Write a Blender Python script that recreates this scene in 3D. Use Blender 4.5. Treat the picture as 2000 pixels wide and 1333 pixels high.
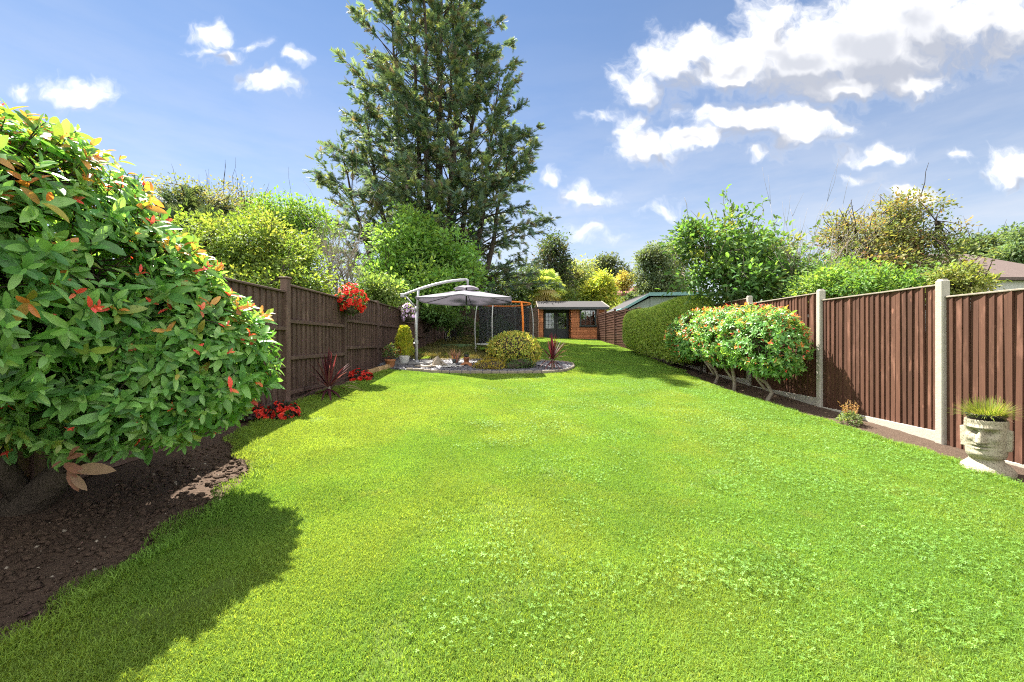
import bpy, bmesh, math, random
import numpy as np
from mathutils import Vector, Matrix

for o in list(bpy.data.objects): bpy.data.objects.remove(o)
scene = bpy.context.scene
COL = scene.collection

# ------------------------------------------------------------------ camera
cd = bpy.data.cameras.new('camera'); cam = bpy.data.objects.new('camera', cd); COL.objects.link(cam)
cam.location = (0, 0, 1.4); cam.rotation_euler = (math.radians(90), 0, 0)
cd.sensor_width = 36; cd.lens = 14.4; cd.clip_start = .05; cd.clip_end = 3000
scene.camera = cam
FPX = 800.0

# ------------------------------------------------------------------ exposure
vs = scene.view_settings
vs.view_transform = 'Standard'; vs.look = 'None'; vs.exposure = EXPOSURE = 2.3; vs.gamma = 1; vs.use_curve_mapping = False
scene.cycles.use_denoising = False
scene.cycles.pixel_filter_type = 'BLACKMAN_HARRIS'; scene.cycles.filter_width = 1.1
scene.cycles.max_bounces = 8; scene.cycles.diffuse_bounces = 3; scene.cycles.glossy_bounces = 2
scene.cycles.transmission_bounces = 4; scene.cycles.transparent_max_bounces = 12
scene.cycles.sample_clamp_indirect = 3

# ------------------------------------------------------------------ sun + sky
SUN_EL = math.radians(56); SUN_AZ = math.radians(-38)      # azimuth from +Y towards +X
sd = bpy.data.lights.new('sun', 'SUN'); sun = bpy.data.objects.new('sun', sd); COL.objects.link(sun)
sd.energy = 4.2; sd.angle = math.radians(.53); sd.color = (1, .95, .86)
to_sun = Vector((math.sin(SUN_AZ)*math.cos(SUN_EL), math.cos(SUN_AZ)*math.cos(SUN_EL), math.sin(SUN_EL)))
sun.rotation_euler = (-to_sun).to_track_quat('-Z', 'Y').to_euler(); sun.location = (-20, 40, 50)

class NT:
    """small node-tree helper"""
    def __init__(s, tree): s.t = tree; s.n = tree.nodes; s.l = tree.links
    def new(s, kind, **kw):
        n = s.n.new(kind)
        for k, v in kw.items(): setattr(n, k, v)
        return n
    def put(s, sock, v):
        if v is None: return
        if isinstance(v, bpy.types.NodeSocket): s.l.new(v, sock)
        else: sock.default_value = v
    def math(s, op, a, b=None, c=None, clamp=False):
        n = s.new('ShaderNodeMath', operation=op, use_clamp=clamp)
        for i, v in enumerate((a, b, c)): s.put(n.inputs[i], v)
        return n.outputs[0]
    def vec(s, op, a, b=None, c=None):
        n = s.new('ShaderNodeVectorMath', operation=op)
        for i, v in enumerate((a, b, c)):
            if v is None: continue
            if op == 'SCALE' and i == 1: s.put(n.inputs['Scale'], v)
            else: s.put(n.inputs[i], v)
        return n.outputs['Value'] if op in ('LENGTH', 'DOT_PRODUCT', 'DISTANCE') else n.outputs[0]
    def noise(s, vec, scale, detail=4, rough=.55, col=False, dim='3D'):
        n = s.new('ShaderNodeTexNoise', noise_dimensions=dim)
        if vec is not None: s.l.new(vec, n.inputs['Vector'])
        n.inputs['Scale'].default_value = scale; n.inputs['Detail'].default_value = detail; n.inputs['Roughness'].default_value = rough
        return n.outputs['Color'] if col else n.outputs[0]
    def maprange(s, v, a, b, c=0., d=1., smooth=True):
        n = s.new('ShaderNodeMapRange', interpolation_type='SMOOTHSTEP' if smooth else 'LINEAR')
        s.put(n.inputs[0], v); s.put(n.inputs[1], a); s.put(n.inputs[2], b); s.put(n.inputs[3], c); s.put(n.inputs[4], d)
        return n.outputs[0]
    def mix(s, f, a, b, blend='MIX'):
        n = s.new('ShaderNodeMix', data_type='RGBA', blend_type=blend)
        s.put(n.inputs[0], f); s.put(n.inputs[6], c4(a)); s.put(n.inputs[7], c4(b))
        return n.outputs[2]
    def ramp(s, f, stops):
        n = s.new('ShaderNodeValToRGB'); e = n.color_ramp.elements
        while len(e) < len(stops): e.new(.5)
        for k, (p, c) in enumerate(stops): e[k].position = p; e[k].color = c4(c)
        s.put(n.inputs[0], f); return n.outputs[0]
    def xyz(s, x, y, z):
        n = s.new('ShaderNodeCombineXYZ')
        for i, v in enumerate((x, y, z)): s.put(n.inputs[i], v)
        return n.outputs[0]

def c4(c):
    if isinstance(c, bpy.types.NodeSocket): return c
    return (c[0], c[1], c[2], 1.0) if len(c) == 3 else c

world = bpy.data.worlds.new('World'); scene.world = world; world.use_nodes = True
def build_world():
    w = NT(world.node_tree); w.n.clear()
    sky = w.new('ShaderNodeTexSky', sky_type='NISHITA', sun_disc=False)
    sky.sun_elevation = SUN_EL; sky.sun_rotation = SUN_AZ
    sky.air_density = 1.0; sky.dust_density = 0.0; sky.ozone_density = 1.3; sky.altitude = 50
    tc = w.new('ShaderNodeTexCoord'); d = tc.outputs['Generated']
    sep = w.new('ShaderNodeSeparateXYZ'); w.l.new(d, sep.inputs[0])
    x, y, z = sep.outputs
    yy = w.math('MAXIMUM', y, .06)
    p0 = w.xyz(w.math('DIVIDE', x, yy), w.math('DIVIDE', z, yy), 0.)
    # clouds of this sky: centre and half axes, tangent-plane degrees of the compass point the garden runs to
    CL = [(1300,125,80,52,.82),(1370,95,60,42,.84),(1250,170,48,34,.75),(1500,45,58,50,.84),(1560,115,190,64,1.15),(1700,90,170,90,1.2),(1790,40,180,100,1.0),
          (1930,40,160,90,.9),(1640,165,140,40,1.05),(1790,165,70,42,.8),(1440,140,110,40,1.0),(1480,225,130,36,.84),(1560,245,115,36,.84),(1420,215,90,22,.75),
          (1270,290,62,34,.82),(1235,255,26,40,.7),(1350,268,66,26,.95),(1245,228,28,16,.6),(1715,308,58,17,.72),(1790,378,50,20,.75),(1968,335,46,44,.82),
          (1885,310,18,14,.65),(1125,378,34,20,.66),(1160,395,48,12,.45),(1290,415,40,14,.4),(1075,348,20,14,.5),(1135,452,60,11,.35),
          (412,72,44,20,.72),(445,108,38,14,.62),(497,92,30,12,.55),(575,115,28,17,.7),(535,160,58,22,.72),(155,183,56,30,.82),(45,175,28,14,.6),(400,97,32,12,.55),
          (1180,232,40,11,.4),(1690,350,46,11,.4),(1480,300,36,14,.4)]
    g = bpy.data.node_groups.new('cloud_field', 'ShaderNodeTree')
    g.interface.new_socket(name='P', in_out='INPUT', socket_type='NodeSocketVector')
    g.interface.new_socket(name='F', in_out='OUTPUT', socket_type='NodeSocketFloat')
    q = NT(g); gi = q.new('NodeGroupInput'); go = q.new('NodeGroupOutput')
    PW = gi.outputs[0]
    acc = None
    for cx, cy, a, b, wgt in CL:
        if wgt == 0: continue
        l = q.vec('LENGTH', q.vec('MULTIPLY', q.vec('SUBTRACT', PW, ((cx-1000)/800, (666-cy)/800, 0)), (800/(a*1.25), 800/(b*1.25), 0)))
        v = q.math('MULTIPLY_ADD', l, -wgt, wgt)
        acc = v if acc is None else q.math('SMOOTH_MAX', acc, v, .18)
    q.l.new(acc, go.inputs[0])
    def field(p, detail):
        n = w.new('ShaderNodeGroup'); n.node_tree = g; w.l.new(p, n.inputs[0])
        nz = w.noise(p, 13, detail, .62, dim='2D')
        return w.math('ADD', n.outputs[0], w.math('MULTIPLY', w.math('SUBTRACT', nz, .5), 1.3)), n.outputs[0]
    warp = w.vec('SCALE', w.vec('SUBTRACT', w.noise(p0, 9, 3, .6, col=True, dim='2D'), (.5, .5, .5)), .11)
    pw = w.vec('ADD', p0, w.vec('MULTIPLY', warp, (1, .8, 0)))
    F0, S0 = field(pw, 7)
    F1, S1 = field(w.vec('ADD', pw, (-.025, .05, 0)), 3)
    ahead = w.maprange(y, .25, .5)
    # the rest of the dome: unseen cumulus, made denser and brighter to add fill light
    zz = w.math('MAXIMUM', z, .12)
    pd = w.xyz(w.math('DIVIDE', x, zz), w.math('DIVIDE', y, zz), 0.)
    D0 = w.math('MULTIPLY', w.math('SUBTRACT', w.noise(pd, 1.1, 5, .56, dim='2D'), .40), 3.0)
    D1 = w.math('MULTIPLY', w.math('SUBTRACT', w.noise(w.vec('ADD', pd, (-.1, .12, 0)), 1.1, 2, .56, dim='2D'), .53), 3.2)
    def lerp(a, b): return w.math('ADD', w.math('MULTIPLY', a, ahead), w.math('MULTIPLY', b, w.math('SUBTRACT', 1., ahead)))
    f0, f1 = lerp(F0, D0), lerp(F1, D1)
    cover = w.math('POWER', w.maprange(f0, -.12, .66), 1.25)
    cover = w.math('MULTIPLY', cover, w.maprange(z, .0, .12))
    # sunward side bright, far side and flat bases grey
    rel = w.math('ADD', w.math('MULTIPLY', w.math('SUBTRACT', S0, S1), 1.5), w.math('MULTIPLY', w.math('SUBTRACT', F0, F1), .42))
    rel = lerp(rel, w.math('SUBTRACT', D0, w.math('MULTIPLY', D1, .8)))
    lit = w.maprange(rel, -.55, .30)
    grey = w.math('MULTIPLY', w.maprange(S0, .55, 1.05), ahead)
    lit = w.math('MULTIPLY', lit, w.math('SUBTRACT', 1., w.math('MULTIPLY', grey, .8)))
    lit = w.math('MAXIMUM', lit, w.maprange(f0, .35, .0, .0, .55))       # thin edges glow
    bright = w.mix(ahead, (15.0, 14.7, 14.3), (5.6, 5.55, 5.5))          # out-of-view cloud faces the sun and is raised further as added fill
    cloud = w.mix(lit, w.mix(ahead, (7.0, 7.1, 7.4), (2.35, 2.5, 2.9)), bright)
    # high thin veil towards the horizon
    veil = w.math('POWER', w.maprange(z, .0, .74, 1., 0., False), 1.8)
    veil = w.math('MULTIPLY', veil, w.maprange(w.noise(w.vec('MULTIPLY', d, (2, 2, 9)), 2.2, 5, .6), .3, .7, .55, 1.))
    base = w.mix(1., sky.outputs[0], (.575, .615, .66), 'MULTIPLY')
    base = w.mix(veil, base, (4.1, 4.05, 4.1))
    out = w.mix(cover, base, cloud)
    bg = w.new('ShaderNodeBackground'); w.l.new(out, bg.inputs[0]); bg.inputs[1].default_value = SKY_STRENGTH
    o = w.new('ShaderNodeOutputWorld'); w.l.new(bg.outputs[0], o.inputs[0])
SKY_STRENGTH = .05
build_world()
world.cycles.sampling_method = 'NONE'

# ------------------------------------------------------------------ ground plane of the plot and picture geometry
def gz(x, y):
    x = np.clip(x, -9, 9); y = np.asarray(y, float)
    return .065*np.clip(y, -6, 25) + .02*np.clip(y-25, 0, 400) - .035*x
def gp(px, py, dz=0.):
    """where the line of sight through a picture point meets the garden's sloping ground"""
    u = (px-1000)/FPX; v = (py-666)/FPX
    y = (1.4-dz)/(v + .065 - .035*u)
    return Vector((u*y, y, float(gz(u*y, y))+dz))
def at(px, py, y):
    return Vector(((px-1000)/FPX*y, y, 1.4 - (py-666)/FPX*y))

# ------------------------------------------------------------------ materials
def mat(name):
    m = bpy.data.materials.new(name); m.use_nodes = True; t = NT(m.node_tree); t.n.clear()
    return m, t
def finish(t, shader, disp=None):
    o = t.new('ShaderNodeOutputMaterial'); t.l.new(shader, o.inputs[0])
def bsdf(t, col, rough=.6, spec=.5, metal=0., bump=None, bdist=.01, bstr=1.):
    p = t.new('ShaderNodeBsdfPrincipled'); t.put(p.inputs['Base Color'], c4(col)); t.put(p.inputs['Roughness'], rough)
    t.put(p.inputs['Specular IOR Level'], spec); t.put(p.inputs['Metallic'], metal)
    if bump is not None:
        b = t.new('ShaderNodeBump'); t.put(b.inputs['Height'], bump); b.inputs['Distance'].default_value = bdist; b.inputs['Strength'].default_value = bstr
        t.l.new(b.outputs[0], p.inputs['Normal'])
    return p.outputs[0]
def coords(t, kind='Object'):
    return t.new('ShaderNodeTexCoord').outputs[kind]
def wpos(t): return t.new('ShaderNodeNewGeometry').outputs['Position']
def rnd(t): return t.new('ShaderNodeObjectInfo').outputs['Random']
def vary(t, col, amt, r=None):
    """per-object brightness variation"""
    r = rnd(t) if r is None else r
    return t.mix(1., col, t.mix(r, (1-amt,)*3, (1+amt,)*3), 'MULTIPLY')

def plain(name, col, rough=.6, spec=.4, metal=0., nscale=12., namt=.18, bump=.0, vamt=.0):
    m, t = mat(name); p = wpos(t)
    n = t.noise(p, nscale, 5, .6)
    c = t.mix(n, tuple(x*(1-namt) for x in col), tuple(x*(1+namt) for x in col))
    if vamt: c = vary(t, c, vamt)
    finish(t, bsdf(t, c, rough, spec, metal, bump=t.noise(p, nscale*4, 4, .6) if bump else None, bdist=bump)); return m

def leafmat(name, rough=.42, trans=.4, spec=.4, tint=(1.4, 1.3, .55), lift=1.75):
    m, t = mat(name)
    a = t.new('ShaderNodeAttribute', attribute_name='col').outputs['Color']
    n = t.noise(wpos(t), 25, 2, .5)
    a = t.mix(1., a, t.mix(n, (.80*lift, .68*lift, .95*lift), (1.34*lift, 1.14*lift, 1.6*lift)), 'MULTIPLY')
    s = bsdf(t, a, rough, spec)
    tr = t.new('ShaderNodeBsdfTranslucent'); t.l.new(t.mix(1., a, tint, 'MULTIPLY'), tr.inputs[0])
    mx = t.new('ShaderNodeMixShader'); mx.inputs[0].default_value = trans
    t.l.new(s, mx.inputs[1]); t.l.new(tr.outputs[0], mx.inputs[2]); finish(t, mx.outputs[0]); return m

def wood(name, c0, c1, rough=.75, grain=(1, 1, .06), gscale=60, bump=.002, vamt=.14, knots=True, spec=.25):
    m, t = mat(name); p = coords(t)
    r = rnd(t); off = t.vec('SCALE', t.xyz(r, t.math('MULTIPLY', r, 7.), t.math('MULTIPLY', r, 13.)), 10.)
    q = t.vec('MULTIPLY', t.vec('ADD', p, off), grain)
    n = t.noise(q, gscale, 5, .6); n2 = t.noise(q, gscale*.2, 3, .5)
    c = t.mix(t.math('ADD', t.math('MULTIPLY', n, .55), t.math('MULTIPLY', n2, .45)), c0, c1)
    if knots:
        wz = t.noise(t.vec('MULTIPLY', t.vec('ADD', p, off), (3, 3, .9)), 2.2, 5, .65)
        c = t.mix(t.math('MULTIPLY', t.maprange(wz, .5, .72), .55), c, tuple(x*1.6+.012 for x in c1))
        k = t.noise(t.vec('MULTIPLY', t.vec('ADD', p, off), (1, 1, .5)), 9, 2, .5)
        km = t.maprange(k, .68, .76)
        c = t.mix(t.math('MULTIPLY', km, .6), c, tuple(x*1.9 for x in c1))
    c = vary(t, c, vamt, r)
    finish(t, bsdf(t, c, rough, spec, bump=n, bdist=bump)); return m

M = {}
M['leaf'] = leafmat('leaf', .6, .45, .25); M['gloss_leaf'] = leafmat('gloss_leaf', .38, .40, .5, (1.4, 1.3, .55), 3.2)
M['needle'] = leafmat('needle', .6, .38, .25); M['petal'] = leafmat('petal', .5, .35, .3, (1.2, 1., 1.), 1.0)
M['bark'] = wood('bark', (.032, .024, .019), (.12, .095, .07), .95, (1, 1, .3), 34, .05, .1, False)
M['pale_bark'] = wood('pale_bark', (.2, .17, .13), (.36, .31, .25), .9, (1, 1, .3), 25, .01, .1, False)
M['dark_fence'] = wood('dark_fence', (.076, .046, .036), (.135, .086, .068), .7, vamt=.2)
M['red_fence'] = wood('red_fence', (.042, .0195, .0125), (.128, .060, .039), .62, vamt=.3)
M['lattice'] = wood('lattice', (.05, .022, .014), (.11, .05, .033), .7)
M['cedar'] = wood('cedar', (.36, .115, .045), (.58, .22, .095), .5, (.06, 1, 1), 40, .002, .2)
M['log'] = wood('log', (.24, .15, .07), (.42, .28, .14), .8)
M['concrete'] = plain('concrete', (.37, .345, .29), .85, .2, nscale=14, namt=.22, bump=.003)
M['stone_pale'] = plain('stone_pale', (.26, .22, .17), .85, .2, nscale=9, namt=.35, bump=.006)
M['slate'] = plain('slate', (.11, .105, .115), .6, .4, nscale=30, namt=.5, bump=.002, vamt=.5)
M['terracotta'] = plain('terracotta', (.40, .17, .08), .8, .2, nscale=14, namt=.25, bump=.001)
M['glaze_white'] = plain('glaze_white', (.55, .55, .53), .3, .5, nscale=6, namt=.06)
M['metal_grey'] = plain('metal_grey', (.42, .42, .43), .42, .5, .35, nscale=8, namt=.1)
M['galv'] = plain('galv', (.42, .42, .40), .5, .5, .4, nscale=20, namt=.2)
M['black'] = plain('black', (.016, .016, .017), .5, .4)
M['rubber'] = plain('rubber', (.02, .02, .02), .8, .2)
M['lime'] = plain('lime', (.55, .72, .03), .4, .5)
M['orange'] = plain('orange', (.75, .20, .025), .6, .3, nscale=6)
M['grey_paint'] = plain('grey_paint', (.036, .042, .042), .5, .4)
M['felt'] = plain('felt', (.062, .058, .060), .9, .2, nscale=18, namt=.2, bump=.003)
M['white_render'] = plain('white_render', (.52, .51, .49), .85, .2, nscale=2, namt=.06)
M['sage_paint'] = plain('sage_paint', (.26, .31, .27), .6, .3, nscale=5, namt=.12)
M['green_trim'] = plain('green_trim', (.16, .30, .29), .5, .3, nscale=5, namt=.12)
M['roof_tile'] = wood('roof_tile', (.075, .055, .05), (.15, .11, .095), .85, (1, 1, 6), 8, .01, .05, False)
M['red_roof'] = wood('red_roof', (.13, .055, .04), (.22, .10, .075), .85, (1, 1, 6), 5, .01, .05, False)
M['plastic_green'] = plain('plastic_green', (.09, .15, .06), .6, .3)
M['paving'] = plain('paving', (.22, .215, .21), .85, .2, nscale=10, namt=.25, bump=.003)
M['pebble'] = plain('pebble', (.42, .40, .37), .7, .3, nscale=40, namt=.2, vamt=.3)
M['curtain'] = plain('curtain', (.8, .76, .68), .8, .2, nscale=7, namt=.2)
def fabric():
    m, t = mat('canopy_fabric'); n = t.noise(wpos(t), 90, 3, .6)
    c = t.mix(n, (.17, .16, .185), (.205, .19, .22))
    s = bsdf(t, c, .8, .2); tr = t.new('ShaderNodeBsdfTranslucent'); tr.inputs[0].default_value = (.22, .20, .25, 1)
    mx = t.new('ShaderNodeMixShader'); mx.inputs[0].default_value = .15; t.l.new(s, mx.inputs[1]); t.l.new(tr.outputs[0], mx.inputs[2])
    finish(t, mx.outputs[0]); return m
M['canopy'] = fabric()
def netmat():
    m, t = mat('net'); s = bsdf(t, (.018, .022, .024), .7, .2); tr = t.new('ShaderNodeBsdfTransparent')
    mx = t.new('ShaderNodeMixShader'); mx.inputs[0].default_value = .42; t.l.new(s, mx.inputs[1]); t.l.new(tr.outputs[0], mx.inputs[2])
    finish(t, mx.outputs[0]); return m
M['net'] = netmat()
def glassmat():
    m, t = mat('window_glass'); g = t.new('ShaderNodeBsdfGlossy'); g.inputs['Roughness'].default_value = .02; g.inputs[0].default_value = (.9, .9, .9, 1)
    tr = t.new('ShaderNodeBsdfTransparent'); tr.inputs[0].default_value = (.85, .88, .86, 1)
    f = t.new('ShaderNodeFresnel'); f.inputs[0].default_value = 1.5
    mx = t.new('ShaderNodeMixShader'); t.l.new(t.math('ADD', f.outputs[0], .12), mx.inputs[0]); t.l.new(tr.outputs[0], mx.inputs[1]); t.l.new(g.outputs[0], mx.inputs[2])
    finish(t, mx.outputs[0]); return m
M['glass'] = glassmat()
def soilmat():
    m, t = mat('soil'); p = wpos(t)
    n = t.noise(p, 6, 6, .65); n2 = t.noise(p, 55, 5, .7); n3 = t.noise(p, 1.3, 3, .5)
    c = t.mix(n2, (.036, .024, .018), (.13, .088, .062))
    c = t.mix(t.maprange(n3, .45, .7), c, t.mix(n2, (.058, .038, .027), (.16, .108, .074)))
    c = t.mix(t.maprange(t.noise(p, 170, 2, .5), .66, .72), c, (.22, .17, .12))
    h = t.math('ADD', t.math('MULTIPLY', n2, .7), n)
    finish(t, bsdf(t, c, .95, .15, bump=h, bdist=.03)); return m
M['soil'] = soilmat()
def turfmat(name, a, b):
    m, t = mat(name); p = wpos(t)
    n = t.noise(p, 40, 5, .7); n2 = t.noise(p, 1.1, 4, .6)
    c = t.mix(t.math('ADD', t.math('MULTIPLY', n, .6), t.math('MULTIPLY', n2, .4)), a, b)
    finish(t, bsdf(t, c, .95, .1, bump=n, bdist=.02)); return m
M['turf'] = turfmat('turf', (.06, .10, .018), (.12, .17, .03))
M['meadow'] = turfmat('meadow', (.04, .06, .018), (.08, .10, .03))
def grassmat(name, ca, cb, cdry, trans=.5):
    m, t = mat(name); p = wpos(t); r = rnd(t)
    a = t.new('ShaderNodeAttribute', attribute_name='col').outputs['Color']
    big = t.noise(p, .55, 4, .6); mid = t.noise(p, 3.2, 4, .65)
    sx = t.new('ShaderNodeSeparateXYZ'); t.l.new(p, sx.inputs[0])
    east = t.maprange(sx.outputs[0], -1.5, 3.5)                       # clover and lusher growth on the fence side of the lawn
    yel = t.maprange(t.math('SUBTRACT', big, t.math('MULTIPLY', east, .10)), .36, .60)
    c = t.mix(yel, ca, cb)
    c = t.mix(t.math('MULTIPLY', t.maprange(mid, .56, .74), .5), c, cdry)
    c = t.mix(1., c, t.mix(r, (.82,)*3, (1.18,)*3), 'MULTIPLY')
    c = t.mix(1., c, a, 'MULTIPLY')
    s = bsdf(t, c, .55, .25); tr = t.new('ShaderNodeBsdfTranslucent'); t.l.new(t.mix(1., c, (1.55, 1.25, .65), 'MULTIPLY'), tr.inputs[0])
    mx = t.new('ShaderNodeMixShader'); mx.inputs[0].default_value = trans
    t.l.new(s, mx.inputs[1]); t.l.new(tr.outputs[0], mx.inputs[2]); finish(t, mx.outputs[0]); return m
M['grass'] = grassmat('grass', (.168, .318, .050), (.225, .348, .056), (.26, .34, .08))
M['clover'] = grassmat('clover', (.14, .28, .05), (.17, .30, .055), (.17, .30, .055), .35)
M['dry_grass'] = grassmat('dry_grass', (.12, .13, .04), (.17, .16, .06), (.22, .17, .09), .4)
def stonehead():
    m, t = mat('weathered_stone'); p = coords(t)
    n = t.noise(p, 9, 6, .7); n2 = t.noise(p, 60, 5, .75); n3 = t.noise(t.vec('MULTIPLY', p, (1, 1, .35)), 22, 4, .7)
    c = t.mix(n, (.27, .24, .17), (.44, .40, .30))
    c = t.mix(t.math('MULTIPLY', t.maprange(n2, .50, .64), .8), c, (.09, .075, .058))
    c = t.mix(t.math('MULTIPLY', t.maprange(n3, .58, .74), .6), c, (.11, .09, .068))
    finish(t, bsdf(t, c, .95, .1, bump=t.math('ADD', n2, n), bdist=.005)); return m
M['stone_head'] = stonehead()

# ------------------------------------------------------------------ mesh building
def new_mesh(name, V, F, col=None, smooth=False):
    V = np.ascontiguousarray(V, dtype=np.float32); me = bpy.data.meshes.new(name)
    if isinstance(F, np.ndarray):
        k = F.shape[1]; nf = len(F)
        me.vertices.add(len(V)); me.vertices.foreach_set('co', V.ravel())
        me.loops.add(nf*k); me.loops.foreach_set('vertex_index', np.ascontiguousarray(F, dtype=np.int32).ravel())
        me.polygons.add(nf); me.polygons.foreach_set('loop_start', np.arange(nf, dtype=np.int32)*k)
        me.update(calc_edges=True)
    else:
        me.from_pydata(V.tolist(), [], F)
    if smooth: me.polygons.foreach_set('use_smooth', np.ones(len(me.polygons), dtype=bool))
    if col is not None:
        at_ = me.attributes.new('col', 'FLOAT_COLOR', 'POINT')
        c = np.ones((len(V), 4), dtype=np.float32); c[:, :3] = col; at_.data.foreach_set('color', c.ravel())
    return me
def link(name, me, m=None, parent=None, loc=(0, 0, 0)):
    o = bpy.data.objects.new(name, me); COL.objects.link(o)
    if me is not None and m is not None and not me.materials: me.materials.append(m)
    if parent is not None: o.parent = parent
    o.location = loc
    return o
def tag(o, label=None, cat=None, group=None, kind=None):
    if label: o['label'] = label
    if cat: o['category'] = cat
    if group: o['group'] = group
    if kind: o['kind'] = kind
    return o
def thing(name, loc, label, cat, group=None):
    o = bpy.data.objects.new(name, None); COL.objects.link(o); o.location = loc; o.empty_display_size = .1
    return tag(o, label, cat, group)
def org(o):
    while o.parent is not None: o = o.parent
    return np.array(o.location)
def part(name, V, F, m, parent, col=None, smooth=False, kind=None):
    """a part whose vertices are given in world space"""
    V = np.asarray(V, float) - org(parent)
    o = link(name, new_mesh(name, V, F, col, smooth), m, parent)
    if kind: o['kind'] = kind
    return o
def solo(name, V, F, m, loc, label=None, cat=None, group=None, kind=None, col=None, smooth=False):
    o = link(name, new_mesh(name, np.asarray(V, float)-np.array(loc), F, col, smooth), m, None, loc)
    return tag(o, label, cat, group, kind)

class MB:
    """collects shapes for ONE mesh, world space"""
    def __init__(s): s.v = []; s.f = []
    def add(s, V, F):
        b = len(s.v); s.v += [tuple(map(float, p)) for p in V]; s.f += [tuple(i+b for i in f) for f in F]; return s
    def box(s, c, d, rz=0., bev=0., R=None):
        c = np.array(c, float); h = np.array(d, float)/2
        if bev <= 0:
            V = np.array([[x, y, z] for x in (-1, 1) for y in (-1, 1) for z in (-1, 1)], float)*h
            F = [(0, 1, 3, 2), (4, 6, 7, 5), (0, 4, 5, 1), (2, 3, 7, 6), (0, 2, 6, 4), (1, 5, 7, 3)]
        else:
            b = min(bev, h.min()*.9); V = []; idx = {}
            for x in (-1, 1):
                for y in (-1, 1):
                    for z in (-1, 1):
                        sg = np.array((x, y, z), float)
                        for ax in range(3):
                            p = sg*(h-b); p[ax] = sg[ax]*h[ax]; idx[(x, y, z, ax)] = len(V); V.append(p)
            V = np.array(V); F = []
            for ax in range(3):
                o1, o2 = [a for a in range(3) if a != ax]
                for sgn in (-1, 1):
                    q = []
                    for a, b2 in ((-1, -1), (1, -1), (1, 1), (-1, 1)):
                        k = [0, 0, 0]; k[ax] = sgn; k[o1] = a; k[o2] = b2; q.append(idx[(*k, ax)])
                    F.append(tuple(q))
                for a in (-1, 1):                      # edges along ax
                    for b2 in (-1, 1):
                        k0 = [0, 0, 0]; k0[o1] = a; k0[o2] = b2; k1 = list(k0); k0[ax] = -1; k1[ax] = 1
                        F.append((idx[(*k0, o1)], idx[(*k1, o1)], idx[(*k1, o2)], idx[(*k0, o2)]))
            for x in (-1, 1):
                for y in (-1, 1):
                    for z in (-1, 1): F.append((idx[(x, y, z, 0)], idx[(x, y, z, 1)], idx[(x, y, z, 2)]))
        if R is None:
            cz, sz = math.cos(rz), math.sin(rz); R = np.array([[cz, -sz, 0], [sz, cz, 0], [0, 0, 1]])
        return s.add(V @ np.asarray(R).T + c, F)
    def tube(s, pts, rad, n=8, cap=True):
        V, F = tube(pts, rad, n, cap); return s.add(V, F)
    def lathe(s, c, prof, n=20, sx=1., sy=1.):
        c = np.array(c, float); V = []; F = []
        for r, z in prof:
            for k in range(n):
                a = 2*math.pi*k/n; V.append(c + (r*sx*math.cos(a), r*sy*math.sin(a), z))
        for j in range(len(prof)-1):
            for k in range(n): F.append((j*n+k, j*n+(k+1) % n, (j+1)*n+(k+1) % n, (j+1)*n+k))
        F.append(tuple(range(n-1, -1, -1))); F.append(tuple((len(prof)-1)*n+k for k in range(n)))
        return s.add(V, F)
    def prism(s, poly, axis, a, b):
        """poly: 2-D points in the plane across axis ('x','y','z'), extruded a..b"""
        def p3(p, t): return {'x': (t, p[0], p[1]), 'y': (p[0], t, p[1]), 'z': (p[0], p[1], t)}[axis]
        n = len(poly); V = [p3(p, a) for p in poly] + [p3(p, b) for p in poly]
        F = [tuple(range(n)), tuple(range(2*n-1, n-1, -1))] + [(k, k+n, (k+1) % n+n, (k+1) % n) for k in range(n)]
        return s.add(V, F)
    def part(s, name, m, parent, smooth=False, kind=None): 
        return part(name, np.array(s.v), s.f, m, parent, None, smooth, kind)
    def solo(s, name, m, loc, label=None, cat=None, group=None, kind=None, smooth=False):
        return solo(name, np.array(s.v), s.f, m, loc, label, cat, group, kind, None, smooth)

def tube(pts, rad, n=6, cap=True):
    pts = np.array([tuple(p) for p in pts], float); m = len(pts)
    rad = np.full(m, rad, float) if np.isscalar(rad) else np.array(rad, float)
    T = np.gradient(pts, axis=0); T /= np.linalg.norm(T, axis=1)[:, None]+1e-9
    up = np.array((0, 0, 1.)) if abs(T[0][2]) < .9 else np.array((1., 0, 0))
    a = np.cross(T[0], up); a /= np.linalg.norm(a); V = []
    for i in range(m):
        a = a - T[i]*np.dot(a, T[i]); a /= np.linalg.norm(a)+1e-9; b = np.cross(T[i], a)
        for k in range(n):
            t = 2*math.pi*k/n; V.append(pts[i] + rad[i]*(math.cos(t)*a+math.sin(t)*b))
    F = [(i*n+k, i*n+(k+1) % n, (i+1)*n+(k+1) % n, (i+1)*n+k) for i in range(m-1) for k in range(n)]
    if cap: F += [tuple(range(n-1, -1, -1)), tuple((m-1)*n+k for k in range(n))]
    return V, F

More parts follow.
